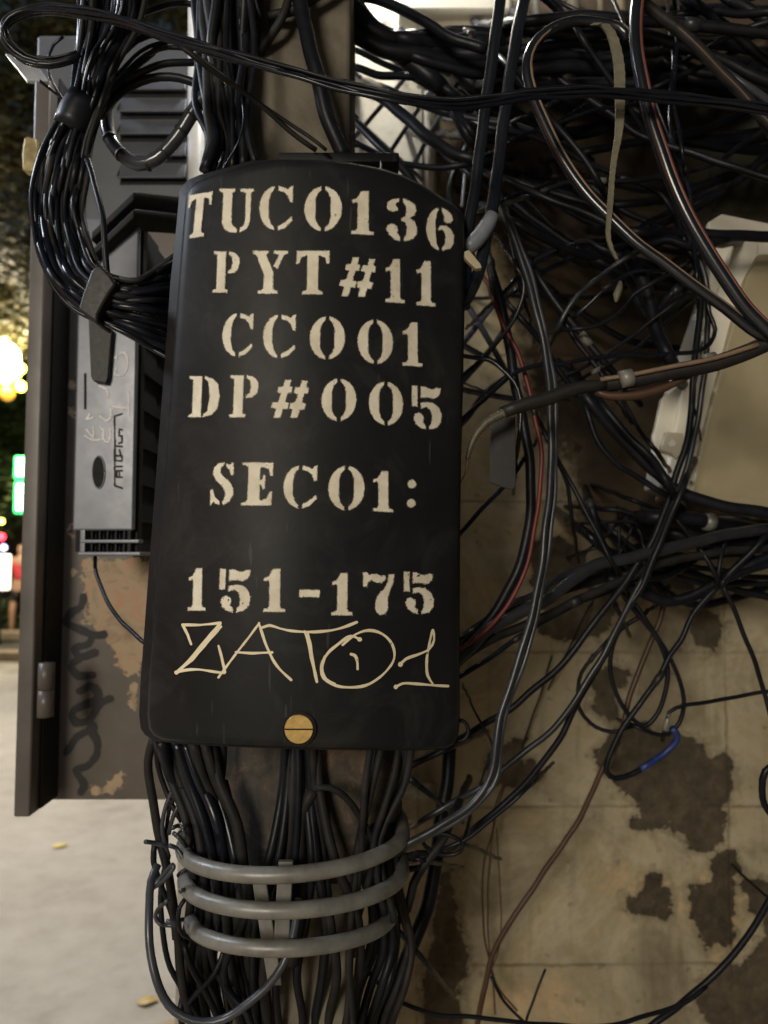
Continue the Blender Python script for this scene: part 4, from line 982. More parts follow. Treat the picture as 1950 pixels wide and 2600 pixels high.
tri = [('690,40 850,200 1000,260 1250,330 1540,330', 60), ('690,110 900,220 1100,250 1300,200 1540,215', 45), ('690,200 900,300 1100,330 1350,400 1540,400', 50), ('690,0 800,150 960,300 1080,400 1200,500', 55), ('1000,240 1200,260 1400,250 1540,260', 50), ('690,150 800,240 950,300 1100,300', 50), ('1050,330 1250,400 1400,440 1540,440', 30), ('700,60 760,180 900,260 1080,330', 55), ('1100,200 1250,185 1400,200 1540,230', 22)]
for i, (s, r_) in enumerate(tri):
    cable('B', s, r_, 1.05, 1.08, 'black', 'stout black cable in the '+('upper', 'middle', 'lower')[i//3]+' part of the dark knot right of the pole', 'dark knot of cables right of the pole top')
fr_l = [('690,290 850,368 1000,430 1150,520 1300,640 1420,800', 20, 'thin cable arcing over the lattice from the pole to the upright pair'),
 ('690,400 850,450 1000,455 1160,480 1300,560', 24, 'flat lying cable crossing the lattice close under the dark knot'),
 ('690,700 800,820 950,960 1060,1085 1120,1180', 26, 'cable dropping steeply from the pole to the top right of the box'),
 ('690,850 850,920 1000,985 1200,1010 1400,985', 20, 'sagging cable just above the top right corner of the box'),
 ('700,520 850,575 1000,690 1150,820 1300,920 1440,965', 36, 'thick cable falling across the middle of the lattice'),
 ('950,560 1150,640 1350,700 1500,730 1700,770 1900,860', 28, 'thick cable passing behind the upright pair at lattice height'),
 ('1060,350 1180,500 1300,650 1400,820', 36, 'thick short cable at the right side of the lattice'),
 ('1350,960 1300,1060 1290,1200 1330,1300', 20, 'dark cable dropping behind the right shoulder of the box')]
for s, r_, lab in fr_l: cable('B', s, r_, 1.14, 1.08, 'black', lab, 'cables crossing the diamond lattice')
# in front of the pole top
cable('B', '370,-60 400,100 440,260 490,480 550,720 610,860 660,960', 48, .87, .86, 'black', 'thick black hose slanting down the bare face of the pole')
for i in range(17):
    u = i/16; x = 1180+u*330
    s = [(x*.359+random.uniform(-8, 8), -25), ((x+random.uniform(-40, 40))*.359, 110), ((1210+u*300+random.uniform(-30, 30))*.359, 230), ((1260+u*240)*.359, 300), ((1200+u*330+random.uniform(-25, 25))*.359, 350+max(0, 20-u*10))]
    cable('D', s, random.uniform(6, 12), .86+random.uniform(0, .08), .84+random.uniform(0, .08), random.choice(['black', 'black', 'dull']), 'black cable in the dense upright curtain beside the pole top, '+('left side', 'middle', 'right side')[min(2, i//6)], 'curtain of cables left of the pole')
for s, r_ in (('1740,-20 1690,120 1600,250 1480,420', 26), ('1900,-20 1760,60 1600,110 1500,160', 30), ('1560,-20 1590,150 1560,330', 30)):
    cable('A', s, r_, .90, .93, 'dull', 'cable fanning out to the right at the head of the upright curtain', 'curtain of cables left of the pole')
cable('A', '1455,600 1466,700 1440,840 1380,960 1330,1040', 7, .79, .80, 'gloss', 'thin curved wire with a bright edge above the left shoulder of the box')
cable('A', '1340,915 1322,980 1300,1060', 9, .80, .81, 'gloss', 'short bright edged wire end at the left shoulder of the box')
# left bundle
def bundle(rows, N, rpx, mats, label, group, jit=.12):
    for i in range(N):
        u0 = (i+.5)/N; pts = []; u = u0
        for (xa, ya, xb, yb, Y) in rows:
            u = min(1, max(0, u+random.uniform(-jit, jit))); u = .5*u+.5*u0
            pts.append(at((xa+(xb-xa)*u), (ya+(yb-ya)*u), Y+random.uniform(-.014, .014)))
        pts.insert(0, pts[0]*2-pts[1]+Vector((0, 0, .12 if rows[0][1] < 0 else 0))); pts.append(pts[-1]*2-pts[-2])
        if rows[0][1] > 0: pts.pop(0)
        if rows[-1][1] < 2212: pts.pop()
        r_ = rpx*random.uniform(.75, 1.2)*rows[len(rows)//2][4]/FP
        mt_ = random.choice(mats); w_ = ('outer side', 'middle', 'inner side')[min(2, int(u0*3))] if 'looping' in label else ('left', 'middle', 'right')[min(2, int(u0*3))]
        tag(tube('cable', pts, r_, M[mt_], None, 8, .010), {'gloss': 'glossy ', 'dull': 'dusty ', 'black': ''}[mt_]+label+', '+w_, 'cable', group)
def rows_of(tile, L):
    ox, oy, k = OFF[tile]
    return [(ox+a*k, oy+b*k, ox+c*k, oy+d*k, Y) for a, b, c, d, Y in L]
bundle(rows_of('A', [(470, -60, 900, -60, .86), (470, 150, 850, 150, .86), (450, 380, 700, 420, .86), (410, 610, 620, 650, .86), (300, 820, 560, 860, .86), (225, 1000, 540, 1050, .86), (205, 1250, 500, 1250, .86), (230, 1480, 540, 1430, .85), (320, 1710, 600, 1600, .83), (470, 1850, 700, 1670, .82), (600, 1935, 830, 1680, .82), (820, 2040, 960, 1600, .83), (1060, 2170, 1080, 1500, .86)]), 26, 6.6, ['black', 'gloss', 'black', 'dull'],
       'black cable within the big looping bundle left of the box', 'big looping cable bundle left of the box', .06)
cable('A', '405,600 340,720 255,890 200,1100 195,1300 230,1520 330,1740 480,1880 620,1945 830,2050 1040,2170', 14, .84, .84, 'gloss', 'outermost cable of the big looping bundle, nearest the cabinet door', 'big looping cable bundle left of the box')
cable('A', '520,960 560,1080 620,1300 635,1500 640,1680', 20, .84, .82, 'black', 'straight cable hanging inside the loop over the silver enclosure', 'big looping cable bundle left of the box')
bw = [at(*p, .795) for p in P('A2', '545,200 600,165 660,225 700,285 660,340 625,400 590,470 585,525 530,490 465,440 490,350 520,270')]
tag(prism('tape_band', bw, .045, M['tape'], None, .004), 'wide black tape band wrapped round the big looping bundle', 'tape wrap')
tk = tube('tape_wrap', [at(*p, .86) for p in P('A', '520,600 470,690 430,790')], [.021, .0225, .0215], M['black'], None, 16); tag(tk, 'black tape gathering the big looping bundle at its narrow neck', 'tape wrap')
for s, r_, lab in (('600,700 680,600 800,510 900,470 1080,475 1200,510 1330,560', 26, 'thick cable arching from the neck of the bundle over the louvres'), ('560,640 700,520 860,430 1000,380 1240,370', 22, 'cable arching above the thick one over the louvres'),
                   ('640,520 740,410 850,310 960,260 1150,250', 12, 'upper thin cable sweeping out of the bundle neck'), ('660,560 760,430 880,330 1010,285 1200,300', 14, 'lower thin cable sweeping out of the bundle neck'), ('600,480 700,350 820,240 950,200', 22, 'cable leaving the top of the bundle toward the curtain'), ('640,560 780,440 900,330 1000,250', 20, 'cable lying under the two thin sweeping ones'),
                   ('380,215 320,270 290,370 300,470 350,560 410,640', 9, 'thin pale edged wire curling beside the cabinet top'), ('245,490 330,560 400,610', 10, 'thin wire running from the cabinet corner to the bundle neck')):
    cable('A', s, r_, .90, .92, 'gloss' if r_ < 13 else 'black', lab, 'cables sweeping off the bundle neck')
cable('A', '760,110 900,60 1060,20 1200,30', 18, .93, .93, 'black', 'dark cable arching at the top edge left of the curtain')
for i, (ox, oy) in enumerate(((0, 0), (12, 6), (24, 3), (40, -3))):
    cable('A', '700,-40 690,60 640,180 560,330 520,480 500,600', 13, .83, .85, 'gloss', 'glossy cable coming down the front of the bundle top', 'glossy cables on the bundle top', offset=(ox*.6, oy*.5))
# segmented conduit loop
M['seg'] = simple('split_loom', (.030, .032, .040), (.055, .058, .07), .22, 20)
cl = cable('A', '700,560 650,640 640,720 660,830 730,930 830,990 950,960 1060,830 1150,690 1230,570 1330,480', 42, .93, .90, 'seg', 'thick segmented conduit hanging in a U in front of the louvres', None, name='conduit', jit=0, Ys=[.94, .92, .91, .89])
pp = catmull(path3(P('A', '700,560 650,640 640,720 660,830 730,930 830,990 950,960 1060,830 1150,690 1230,570 1330,480'), 1, 1, 0, [.94, .92, .91, .89]), .01)
for q in (.27, .40, .52, .62, .72, .82):
    i = int(q*len(pp)); dv = (pp[i+1]-pp[i-1]).normalized()
    tube('joint_band', [pp[i]-dv*.0018, pp[i]+dv*.0018], .0092, M['tape'], cl, 14, smooth_path=False)
# strap
sp_ = path3(P('R1', '610,150 660,140 710,190 745,290 765,420 768,560 768,700 758,820 735,950 720,1080 712,1200 702,1320 698,1420 720,1500 750,1560'), .80, .84, 0)
sp_ = catmull(sp_, .004)
V = []; F = []
for i, p in enumerate(sp_):
    t = i/len(sp_); wd = (24+8*math.sin(t*7)) * .359*.82/FP*(1 if t < .75 else 1-(t-.75)*3); rg = .0016*(i % 2)
    V += [p+Vector((-wd, -rg, 0)), p+Vector((wd, -rg, 0)), p+Vector((wd, .0022, 0)), p+Vector((-wd, .0022, 0))]
for i in range(len(sp_)-1):
    a = i*4
    for s in range(4): F.append((a+s, a+(s+1) % 4, a+4+(s+1) % 4, a+4+s))
st_ = fix_normals(mk('cable_strap', V, F, M['strap'])); tag(st_, 'pale ribbed plastic strap hanging off the looped hose', 'strap')
# assorted upper-right cables
UR = [('R1', '-1540,600', None)]
g3 = 'black cables crossing the upper right'
for s, r_, lab, mt in (
 ('-60,760 200,810 400,890 600,990 800,1080 1000,1150 1100,1290', 17, 'cable sagging from the upright pair to the striped hose at mid height', 'black'),
 ('60,1080 300,1180 500,1260 700,1350 900,1480', 22, 'straight cable slanting behind the looped hose below the strap', 'black'),
 ('850,1395 1100,1405 1400,1415 1720,1430', 34, 'level black hose reaching the right edge over the meter box', 'black'),
 ('300,400 500,540 700,680 850,790 1000,860 1200,920 1400,990 1720,1090', 22, 'long cable slanting from inside the hose loop down to the right edge', 'black'),
 ('1720,740 1500,870 1350,980 1150,1045 900,1082 650,1090 450,1105 280,1160', 17, 'cable rising from behind the looped hose to the right edge', 'black'),
 ('80,870 240,790 400,735 600,670 760,640', 12, 'thin cable with a lit edge rising left to right inside the hose loop', 'gloss'),
 ('80,1200 200,1150 300,1120', 12, 'stub of thin cable beside the upright pair', 'gloss'),
 ('520,190 620,350 720,500 830,660 960,860 1050,1000', 18, 'cable running down beside the strap to the striped hose', 'black'),
 ('90,400 260,600 420,800 560,960 640,1100', 20, 'cable running down inside the looped hose', 'black'),
 ('200,700 330,640 500,560 640,545', 14, 'short faint cable inside the upper hose loop', 'black'),
 ('1075,200 1092,350 1072,560 1080,800 1130,1000 1200,1200 1215,1500 1230,1700', 14, 'upright wire falling just right of the striped hose', 'gloss'),
 ('1112,200 1100,400 1090,560 1120,760 1145,950', 12, 'thin upright wire paired with the one right of the striped hose', 'gloss'),
 ('930,460 960,560 1010,700 1070,850 1150,1050 1200,1250', 11, 'thin wire sloping along the right of the striped hose', 'gloss'),
 ('1140,0 1100,-40 1110,80 1160,150', 14, 'short bright edged wire at the top edge right of the big hose', 'gloss'),
 ('700,-30 750,50 810,190', 13, 'bright edged wire at the top edge left of the big hose', 'gloss'),
 ('270,-30 370,50 440,135', 16, 'first bright edged cable falling on top of the looped hose', 'gloss'),
 ('310,-30 400,40 475,130', 12, 'second bright edged cable falling on top of the looped hose', 'gloss'),
 ('390,0 500,60 600,110', 15, 'grey cable with a lit edge reaching the head of the strap', 'grey'),
 ('1140,120 1200,30 1300,-40', 10, 'thin wire curling at the top edge near the right corner', 'black'),
 ('180,130 500,100 800,115 1200,150 1720,210', 34, 'uppermost level cable of the dark mass over the loop', 'black'),
 ('200,180 500,210 800,190 1000,230 1300,330 1720,520', 34, 'cable of the dark mass bending down to the right edge', 'black'),
 ('180,300 450,260 700,270 900,240 1250,260 1720,330', 30, 'middle cable of the dark mass behind the strap', 'black'),
 ('170,440 450,400 650,420 820,400', 40, 'lowest cable of the dark mass inside the hose loop', 'black'),
 ('150,360 400,340 650,350 830,330', 30, 'cable of the dark mass inside the hose loop above the lowest', 'black'),
 ('1180,-20 1300,80 1450,200 1720,420', 30, 'cable falling from the top edge into the right corner', 'black'),
 ('1200,180 1350,90 1500,20 1650,-40', 14, 'cable rising steeply into the top right corner', 'black'),
 ('1350,260 1500,180 1720,120', 20, 'black cable at the right edge near the top corner', 'black'),
 ('1400,-30 1550,60 1720,180', 36, 'broad cable cutting across the top right corner', 'black'),
 ('950,130 1100,90 1300,60 1500,90 1720,60', 24, 'wavy cable near the top right corner', 'black'),
 ('1540,600 1600,720 1720,900', 16, 'cable dropping at the right edge over the mossy wall', 'black'),
 ('960,530 1200,430 1400,330 1560,300', 15, 'dark cable under the dusty slanting hose', 'black'),
 ('150,1350 300,1430 450,1500 620,1540 740,1500', 26, 'drooping cable left of the strap end', 'black'),
 ('480,1480 560,1450 640,1490 760,1540', 20, 'short drooping cable touching the strap end', 'black'),
 ('940,1480 1050,1440 1180,1480 1300,1470', 28, 'drooping cable right of the looped hose', 'black'),
 ('40,1230 90,1400 140,1600 190,1800', 13, 'wire running down beside the upright pair', 'gloss')):
    cable('R1', s, r_, random.uniform(.98, 1.10), random.uniform(.98, 1.12), mt, lab, g3)
# middle right
g4 = 'cables hanging in the middle right'
main = '90,-80 130,20 190,180 250,400 300,620 335,830 350,1050 352,1250 345,1500 325,1700 300,1950 250,2200 190,2450 110,2700 40,2900 15,3080 10,3180 -30,3300 -140,3430 -300,3540 -450,3620 -580,3690'
cable('R2', main, 21, .98, .90, 'grey', 'long cable falling from the upright pair past the tag and curving in below the box', g4)
cable('R2', main, 15, .99, .91, 'slate', 'slimmer twin hugging the right side of the long falling cable', g4, offset=(11, 4))
cable('R2', '15,400 80,560 150,700 210,880 250,1050 290,1250 290,1450 270,1659 230,1900 160,2100 50,2270 -30,2370 -250,2520', 14, 1.01, .98, 'red', 'dark red cable hanging beside the long falling cable', g4)
cable('R2', '20,300 70,500 110,700 140,900 190,1150 230,1400 225,1700 170,1950 60,2200 -60,2350 -300,2550', 30, 1.03, 1.0, 'black', 'stout black cable behind the dark red one', g4)
cable('R2', '-300,700 -60,735 0,745 60,795 130,880 165,980 168,1100 150,1290', 14, .95, .95, 'gloss', 'bright edged cable curling down over the hanging tag', g4)
cable('R2', '-250,900 -60,730 0,665 60,600 130,510 165,440 190,340 178,240 140,180', 13, .97, .97, 'gloss', 'bright edged cable curling up right of the box', g4)
cable('R2', '30,370 110,290 180,225 260,160 400,90 520,40 600,30', 14, 1.02, 1.08, 'gloss', 'wire rising right from the long falling cable toward the strap end', g4)
cable('R2', '-260,1180 -60,990 60,880 160,810 300,775 420,768 560,735 800,718 1100,705 1240,690 1310,650 1345,560 1310,470 1290,380', 14, .98, 1.02, 'gloss', 'long wire running level to the meter box and turning up in a hook', g4)
cable('R2', '-260,1860 -60,1640 20,1560 90,1480 160,1380', 14, .97, .99, 'gloss', 'wire end sloping down to the box edge under the tag', g4)
for s, r_, lab, mt in (
 ('400,540 430,480 500,380 600,280 700,200 850,100', 16, 'grey wire arching up to the right above the level wire', 'grey'),
 ('470,510 600,390 700,300 850,215 970,210', 13, 'wire running just under the arching grey one', 'gloss'),
 ('490,555 620,540 720,490 800,420 850,350 1000,260', 14, 'wire bending upward near the dangling clip', 'black'),
 ('540,790 700,700 850,600 930,530 1110,390', 12, 'straight wire rising to the right under the bends', 'black'),
 ('640,800 800,720 950,600 1180,400', 12, 'second straight wire rising to the right under the bends', 'black'),
 ('250,200 350,360 450,480 560,620 720,810', 22, 'cable slanting down right from the long falling cable', 'black'),
 ('150,470 300,650 400,800 500,930 600,1010', 18, 'lower cable slanting down right behind the long falling cable', 'black'),
 ('330,350 430,500 520,650 650,820 700,900', 16, 'middle cable slanting down right behind the taped hose', 'black'),
 ('270,260 400,430 520,560 640,720', 18, 'dark cable running close above the slanting ones', 'black'),
 ('840,170 920,300 960,450 1000,600 1060,720', 40, 'thick black cable standing left of the meter box', 'black'),
 ('1100,330 1000,440 950,500 890,420 850,330', 22, 'dark loop of cable left of the meter box', 'black'),
 ('560,960 700,1130 850,1300 1000,1430 1100,1520 1300,1600 1720,1680', 36, 'thick black cable passing under the meter box', 'black'),
 ('560,1030 600,1150 650,1260 750,1370 880,1450 1080,1580', 18, 'cable bowing down parallel to the thick one under the meter box', 'black'),
 ('650,1000 800,1180 950,1330 1050,1480', 24, 'cable close above the thick one under the meter box', 'black'),
 ('340,1230 450,1450 530,1600 640,1800 720,1960', 14, 'cable slanting down over the brown patch', 'black'),
 ('300,1150 380,1330 450,1500 480,1700', 12, 'thin cable beside the slanting one over the brown patch', 'black'),
 ('800,1020 880,1150 960,1260', 14, 'short cable hanging under the taped hose', 'black'),
 ('-20,940 60,970 200,975', 7, 'fine wire crossing behind the tag', 'black'),
 ('1130,-60 1180,80 1225,180 1250,300 1250,500 1222,700 1205,900 1180,1200 1120,1400 1050,1600 960,1840 850,2010 740,2160 600,2340 420,2580 250,2720 110,2840 -80,2960 -300,3080', 20, 'long cable falling over the meter box and swinging far down to the left', 'black'),
 ('1190,0 1290,300 1295,600 1270,850 1240,1100 1180,1350 1110,1560 1000,1840 900,2060 800,2260 700,2460 620,2590 500,2790 380,2950 200,3100 60,3210 -100,3330 -400,3500', 18, 'second long cable over the meter box running lower to the left', 'grey'),
 ('1150,1500 1000,1860 900,2110 790,2280 700,2480 600,2660 480,2860 400,3030 280,3200 150,3340 -100,3560', 19, 'third long cable ending lower left of the blue tape', 'black'),
 ('1240,800 1210,1000 1230,1100', 8, 'tiny wire between the two cables over the meter box', 'black')):
    cable('R2', s, r_, random.uniform(1.02, 1.10), random.uniform(1.00, 1.10), mt, lab, g4)
# taped hose with clamps and corrugated end
th = empty('taped_hose', at(1300, 830, .86), 'taped hose with two pale clamps crossing in front of the meter box', 'hose')
tube('hose', path3(P('R2', '1740,610 1650,645 1550,690 1340,765 1200,795 1050,820 850,865 700,885 650,885'), .84, .88), [.0095]*2, M['dull'], th, 14, label=None)
tube('brown_liner', path3(P('R2', '1600,652 1340,732 1050,790 850,830 650,862'), .834, .868), .0028, M['tan'], th, 8)
tube('taped_section', path3(P('R2', '680,890 500,915 350,970 200,1010 60,1060'), .875, .86), [.0062, .0075, .0085, .0085, .0070], M['tape'], th, 12)
tube('brown_branch', path3(P('R2', '1200,835 1050,905 900,950 700,960 620,935'), .87, .88), [.003, .006, .006, .004], M['brown'], th, 10)
cg = catmull(path3(P('R2', '75,1060 -20,1110 -80,1170 -125,1250 -150,1340'), .855, .86), .0022)
tube('corrugated_end', cg, [(.0066*(1-.5*i/len(cg)))*(1 if i % 2 else .66) for i in range(len(cg))], simple('corrugated_tan', (.05, .045, .03), (.12, .105, .07), .5, 120), th, 12, smooth_path=False)
tube('frayed_tip', path3(P('R2', '-150,1340 -155,1400 -175,1450 -195,1490'), .86, .86), [.002, .001, .0006], M['tan'], th, 6)
for x, y, w_ in ((805, 855, .0104), (1305, 757, .0108)):
    p = at(*P('R2', f'{x},{y}')[0], .86); d_ = Vector((.0085, 0, .0020))
    tube('clamp', [p-d_*.8, p+d_*.8], w_, M['galv'], th, 14, smooth_path=False)
tg = prism('hanging_tag', [at(*p, .90) for p in P('R2', '-12,1120 60,1090 140,1085 142,1500 125,1525 60,1510 -14,1480')], .0022, M['tape'], None, .0008)
tag(tg, 'blank black rectangular tag hanging right of the box under the corrugated hose end', 'tag')
cp_ = tube('dangling_clip', path3(P('R2', '770,270 765,310 750,350 745,395'), .93, .93), [.002, .0045, .005, .002], M['strap'], None, 8); tag(cp_, 'small pale clip dangling below the strap end', 'clip')
# lower right
g5 = 'cables crossing the lower wall'
for s, r_, lab, mt, ys in (
 ('-330,1000 -120,800 -20,700 100,640 300,540 500,400 620,320 750,290 1000,235 1300,160 1720,90', 36, 'thick glossy cable sweeping up from the box edge to the right edge', 'grey', (.98, 1.1)),
 ('-300,1000 -120,830 0,765 200,680 500,540 800,400 1100,285 1400,240 1720,215', 26, 'cable under the thick glossy sweeping one', 'dull', (1.0, 1.12)),
 ('-260,800 -60,680 100,560 200,520 400,400 600,320 860,265', 20, 'shorter cable above the thick glossy sweeping one', 'grey', (1.0, 1.1)),
 ('-300,1050 -100,930 0,870 150,760 300,660 500,560 760,450 900,390', 16, 'thin cable at the bottom of the sweeping group', 'black', (1.0, 1.1)),
 ('-300,860 -80,700 60,600 250,560 420,470 640,400', 34, 'stout dark cable inside the sweeping group', 'dull', (1.03, 1.1)),
 ('700,400 900,480 1050,540 1250,490 1400,390 1720,250', 34, 'sagging black cable under the right end of the sweep', 'black', (1.12, 1.12)),
 ('850,330 1000,520 1150,520 1380,410 1720,300', 24, 'second sagging cable under the right end of the sweep', 'black', (1.12, 1.12)),
 ('960,30 1100,30 1300,60 1500,90 1720,140', 44, 'broad black cable under the bottom of the meter box', 'black', (1.12, 1.14)),
 ('1050,120 1300,170 1500,190 1720,160', 36, 'black cable in the mass at the right edge under the meter box', 'black', (1.14, 1.14)),
 ('1000,240 1200,270 1500,260 1720,330', 20, 'dark cable lower in the mass at the right edge', 'black', (1.13, 1.13)),
 ('1100,40 1200,160 1300,300 1350,400', 14, 'cable slanting down through the mass under the meter box', 'black', (1.1, 1.1)),
 ('1400,200 1370,300 1350,420', 13, 'short upright cable in the mass at the right', 'black', (1.1, 1.1)),
 ('1650,140 1500,300 1400,400 1380,430', 20, 'cable dropping left from the right edge into the crossing', 'black', (1.1, 1.1)),
 ('900,620 840,660 760,720 715,850 720,1000 770,1150 850,1250 910,1290 1000,1200 1050,1050 1050,900 990,760 900,650 830,560 780,480', 14, 'narrow oval coil left of the blue tape', 'black', (1.15, 1.15)),
 ('680,790 600,880 540,970 515,1070 520,1180 590,1270 660,1310 740,1325 820,1300', 12, 'open coil curving round to the left of the oval one', 'black', (1.16, 1.16)),
 ('850,540 1000,760 1080,900 1130,1030 1150,1170 1130,1270 1060,1335 960,1330 860,1290', 13, 'coil passing closest to the blue tape', 'black', (1.15, 1.15)),
 ('1390,420 1200,620 1130,780 1070,870 1000,1000 850,1200 760,1350 700,1480 688,1560 740,1602 850,1575 900,1545', 17, 'cable falling from the crossing and turning up into the blue tape', 'black', (1.12, 1.14)),
 ('1030,560 1010,640 960,760 900,920 820,1130 780,1300 740,1420', 16, 'brown cable hanging through the oval coil', 'brown', (1.2, 1.2)),
 ('1050,1265 1065,1205 1150,1170 1300,1142 1500,1105 1740,1075', 12, 'thin cable running level to the right edge above the blue tape', 'black', (1.12, 1.12)),
 ('1370,420 1460,600 1560,850 1625,1050 1690,1290', 14, 'straight cable slanting down to the right edge', 'black', (1.12, 1.12)),
 ('560,70 700,62 860,60 940,120 980,180', 10, 'thin arch of cable under the brown patch', 'black', (1.2, 1.2)),
 ('760,80 765,160 760,260', 10, 'thin upright wire under the arch', 'black', (1.22, 1.2)),
 ('850,80 810,160 770,240', 9, 'thin wire slanting left under the arch', 'black', (1.22, 1.2)),
 ('740,80 690,140 600,210 550,270 560,340', 9, 'thin wire curling left from the arch', 'black', (1.22, 1.2)),
 ('850,70 890,130 910,220', 9, 'thin wire at the right end of the arch', 'black', (1.22, 1.2)),
 ('590,-40 650,150 730,310', 26, 'short stout cable crossing the arch', 'black', (1.18, 1.18)),
 ('560,240 620,220 700,225 760,240', 12, 'low level wire closing the arch', 'black', (1.2, 1.2)),
 ('780,640 720,500 800,420 880,380', 14, 'small hook of cable above the oval coil', 'black', (1.1, 1.1)),
 ('560,620 500,740 440,860 380,980', 6, 'faint thin wire on the wall left of the coils', 'black', (1.45, 1.45)),
 ('330,960 280,1120 210,1330', 6, 'faint thin wire near the mould patch', 'black', (1.46, 1.46))):
    cable('R3', s, r_, ys[0], ys[1], mt, lab, g5)
bt = cable('R3', '895,1545 980,1492 1050,1440 1105,1380 1112,1340 1080,1300', 20, 1.125, 1.125, 'blue', 'bright blue tape wrapped on a cable end at the right', None, name='blue_tape', cat='tape wrap')
cable('R4', '1740,60 1640,140 1625,250 1640,340 1700,420', 20, 1.0, 1.0, 'black', 'black cable bulging in at the right edge')
cable('R4', '760,-40 700,60 640,170 590,290 520,430 430,570 300,760 150,980 0,1250 -60,1500 -100,1720', 17, 1.30, 1.30, 'brown', 'long straight brown cable slanting down the wall to the bottom')
cable('R4', '1440,700 1560,810 1740,960', 8, 1.40, 1.3, 'black', 'short thin wire over the peeled plaster at the right')
cable('R4', '1700,850 1640,970 1560,1100 1420,1270 1300,1400 1130,1540 950,1680', 19, 1.12, 1.12, 'black', 'cable arching in from the right edge to the bottom of the wall')
cable('R4', '1290,1430 1170,1520 900,1620 600,1675 200,1650 -100,1620 -390,1590 -580,1510 -690,1410 -840,1190', 13, 1.12, 1.05, 'black', 'thin cable sagging along the bottom from the pole to the right')
cable('R4', '320,1330 250,1500 205,1620 195,1720', 8, 1.25, 1.2, 'black', 'small upright wire stub at the bottom of the wall')
cable('R4', '-10,1380 80,1530 210,1660', 9, 1.2, 1.2, 'black', 'thin wire meeting the small stub at the bottom')
for s, r_ in (('1700,60 1620,200 1562,330 1540,500 1490,700 1480,900 1490,1100 1530,1300 1580,1450 1690,1580', 6), ('1650,130 1562,400 1530,650 1510,900 1520,1150 1540,1400 1560,1600', 4.5), ('1562,480 1580,700 1592,950 1580,1200 1540,1320', 4)):
    cable('B4', s, r_, 1.40, 1.40, 'brown', 'fine wire hanging against the lower wall right of the mouldy strip', 'fine wires hanging on the lower wall')
# lower centre
cable('B4', '1285,-60 1270,200 1245,350 1215,550 1180,800 1120,1050 1030,1250 950,1450 850,1720', 42, 1.12, 1.02, 'black', 'very thick black hose dropping from behind the box and leaning left to the bottom')
g6 = 'cables under the right corner of the box'
for s, r_, lab in (('1270,0 1200,30 1120,70 1040,115 950,170', 20, 'cable slanting left out of the thick black hose'), ('1000,150 1080,210 1160,275', 16, 'short cable end right of the pole sleeve'), ('1720,270 1659,330 1500,450 1370,557 1250,605', 13, 'thin cable slanting in from the right to the small loop'),
 ('1370,557 1355,615 1270,640 1180,620 1120,560 1180,515 1260,520 1350,560', 13, 'small loop of thin cable right of the rings'), ('990,610 1030,660 1100,672', 14, 'short curl beside the top ring'), ('1500,120 1540,0 1470,-150', 8, 'thin glossy wire curving by the dark patch'), ('960,700 1040,650 1140,630 1150,700 1050,730', 18, 'knotted cable beside the middle ring'), ('930,1060 1050,1180 1140,1290', 16, 'cable end pointing down to the mouldy strip'),
 ('1300,420 1240,560 1130,700 1060,820 1030,960 960,1050', 26, 'dull cable winding down beside the rings')):
    cable('B4', s, r_, .96, .96, 'dull' if r_ > 25 else 'black', lab, g6)
g7 = 'flat cables coming down out of the box'
for i, s in enumerate(('815,-60 790,150 765,350 750,600 720,900 690,1200 660,1700', '885,-60 835,150 790,350 740,600 700,900 680,1200 700,1700', '990,-60 945,180 880,380 830,520 810,750 740,1000 700,1250', '1075,-60 1010,200 935,380 870,530 850,750 890,1000', '860,-60 800,260 760,450 700,700', '1040,-60 975,200 900,400 860,600 900,850 950,1050')):
    cable('B4', s, 21, .86+.006*i, .88, 'dull', 'dusty cable coming straight down from under the box on the right of the pole', g7)
cable('B4', '470,240 560,238 660,300 740,400 800,520 850,620', 20, .85, .87, 'dull', 'dusty cable arching over the mottled sheet')
cable('B4', '460,250 400,380 380,560 390,800 370,1000 340,1300', 38, .87, .87, 'dull', 'thick dusty cable down the middle of the mottled sheet')
bundle([(330, 1600, 460, 1600, .87), (360, 1680, 480, 1680, .87), (400, 1780, 520, 1780, .87), (410, 1880, 540, 1900, .87), (405, 1980, 560, 1980, .88), (390, 2080, 560, 2080, .90), (400, 2160, 580, 2160, .92), (430, 2290, 620, 2290, .95)], 11, 11, ['black', 'dull', 'dull', 'gloss'],
       'black cable hanging inside the rings on the left side of the pole', 'cables hanging inside the rings, left', .10)
bundle([(612, 1560, 690, 1560, .88), (608, 1700, 695, 1700, .88), (570, 1860, 735, 1860, .87), (500, 1980, 780, 1980, .87), (470, 2100, 785, 2100, .89), (500, 2200, 760, 2200, .92), (520, 2300, 740, 2300, .95)], 8, 11, ['black', 'black', 'dull'],
       'black cable hanging down the front of the pole', 'cables hanging inside the rings, middle', .10)
bundle([(760, 1780, 860, 1780, .92), (780, 1880, 860, 1880, .93), (800, 1960, 880, 1960, .94), (790, 2050, 900, 2050, .95), (760, 2130, 880, 2130, .95), (740, 2210, 850, 2210, .96), (740, 2300, 840, 2300, .98)], 7, 9, ['black', 'black', 'dull'],
       'black cable hanging inside the rings on the right side of the pole', 'cables hanging inside the rings, right', .1)
g8 = 'cables hanging off the left corner of the box'
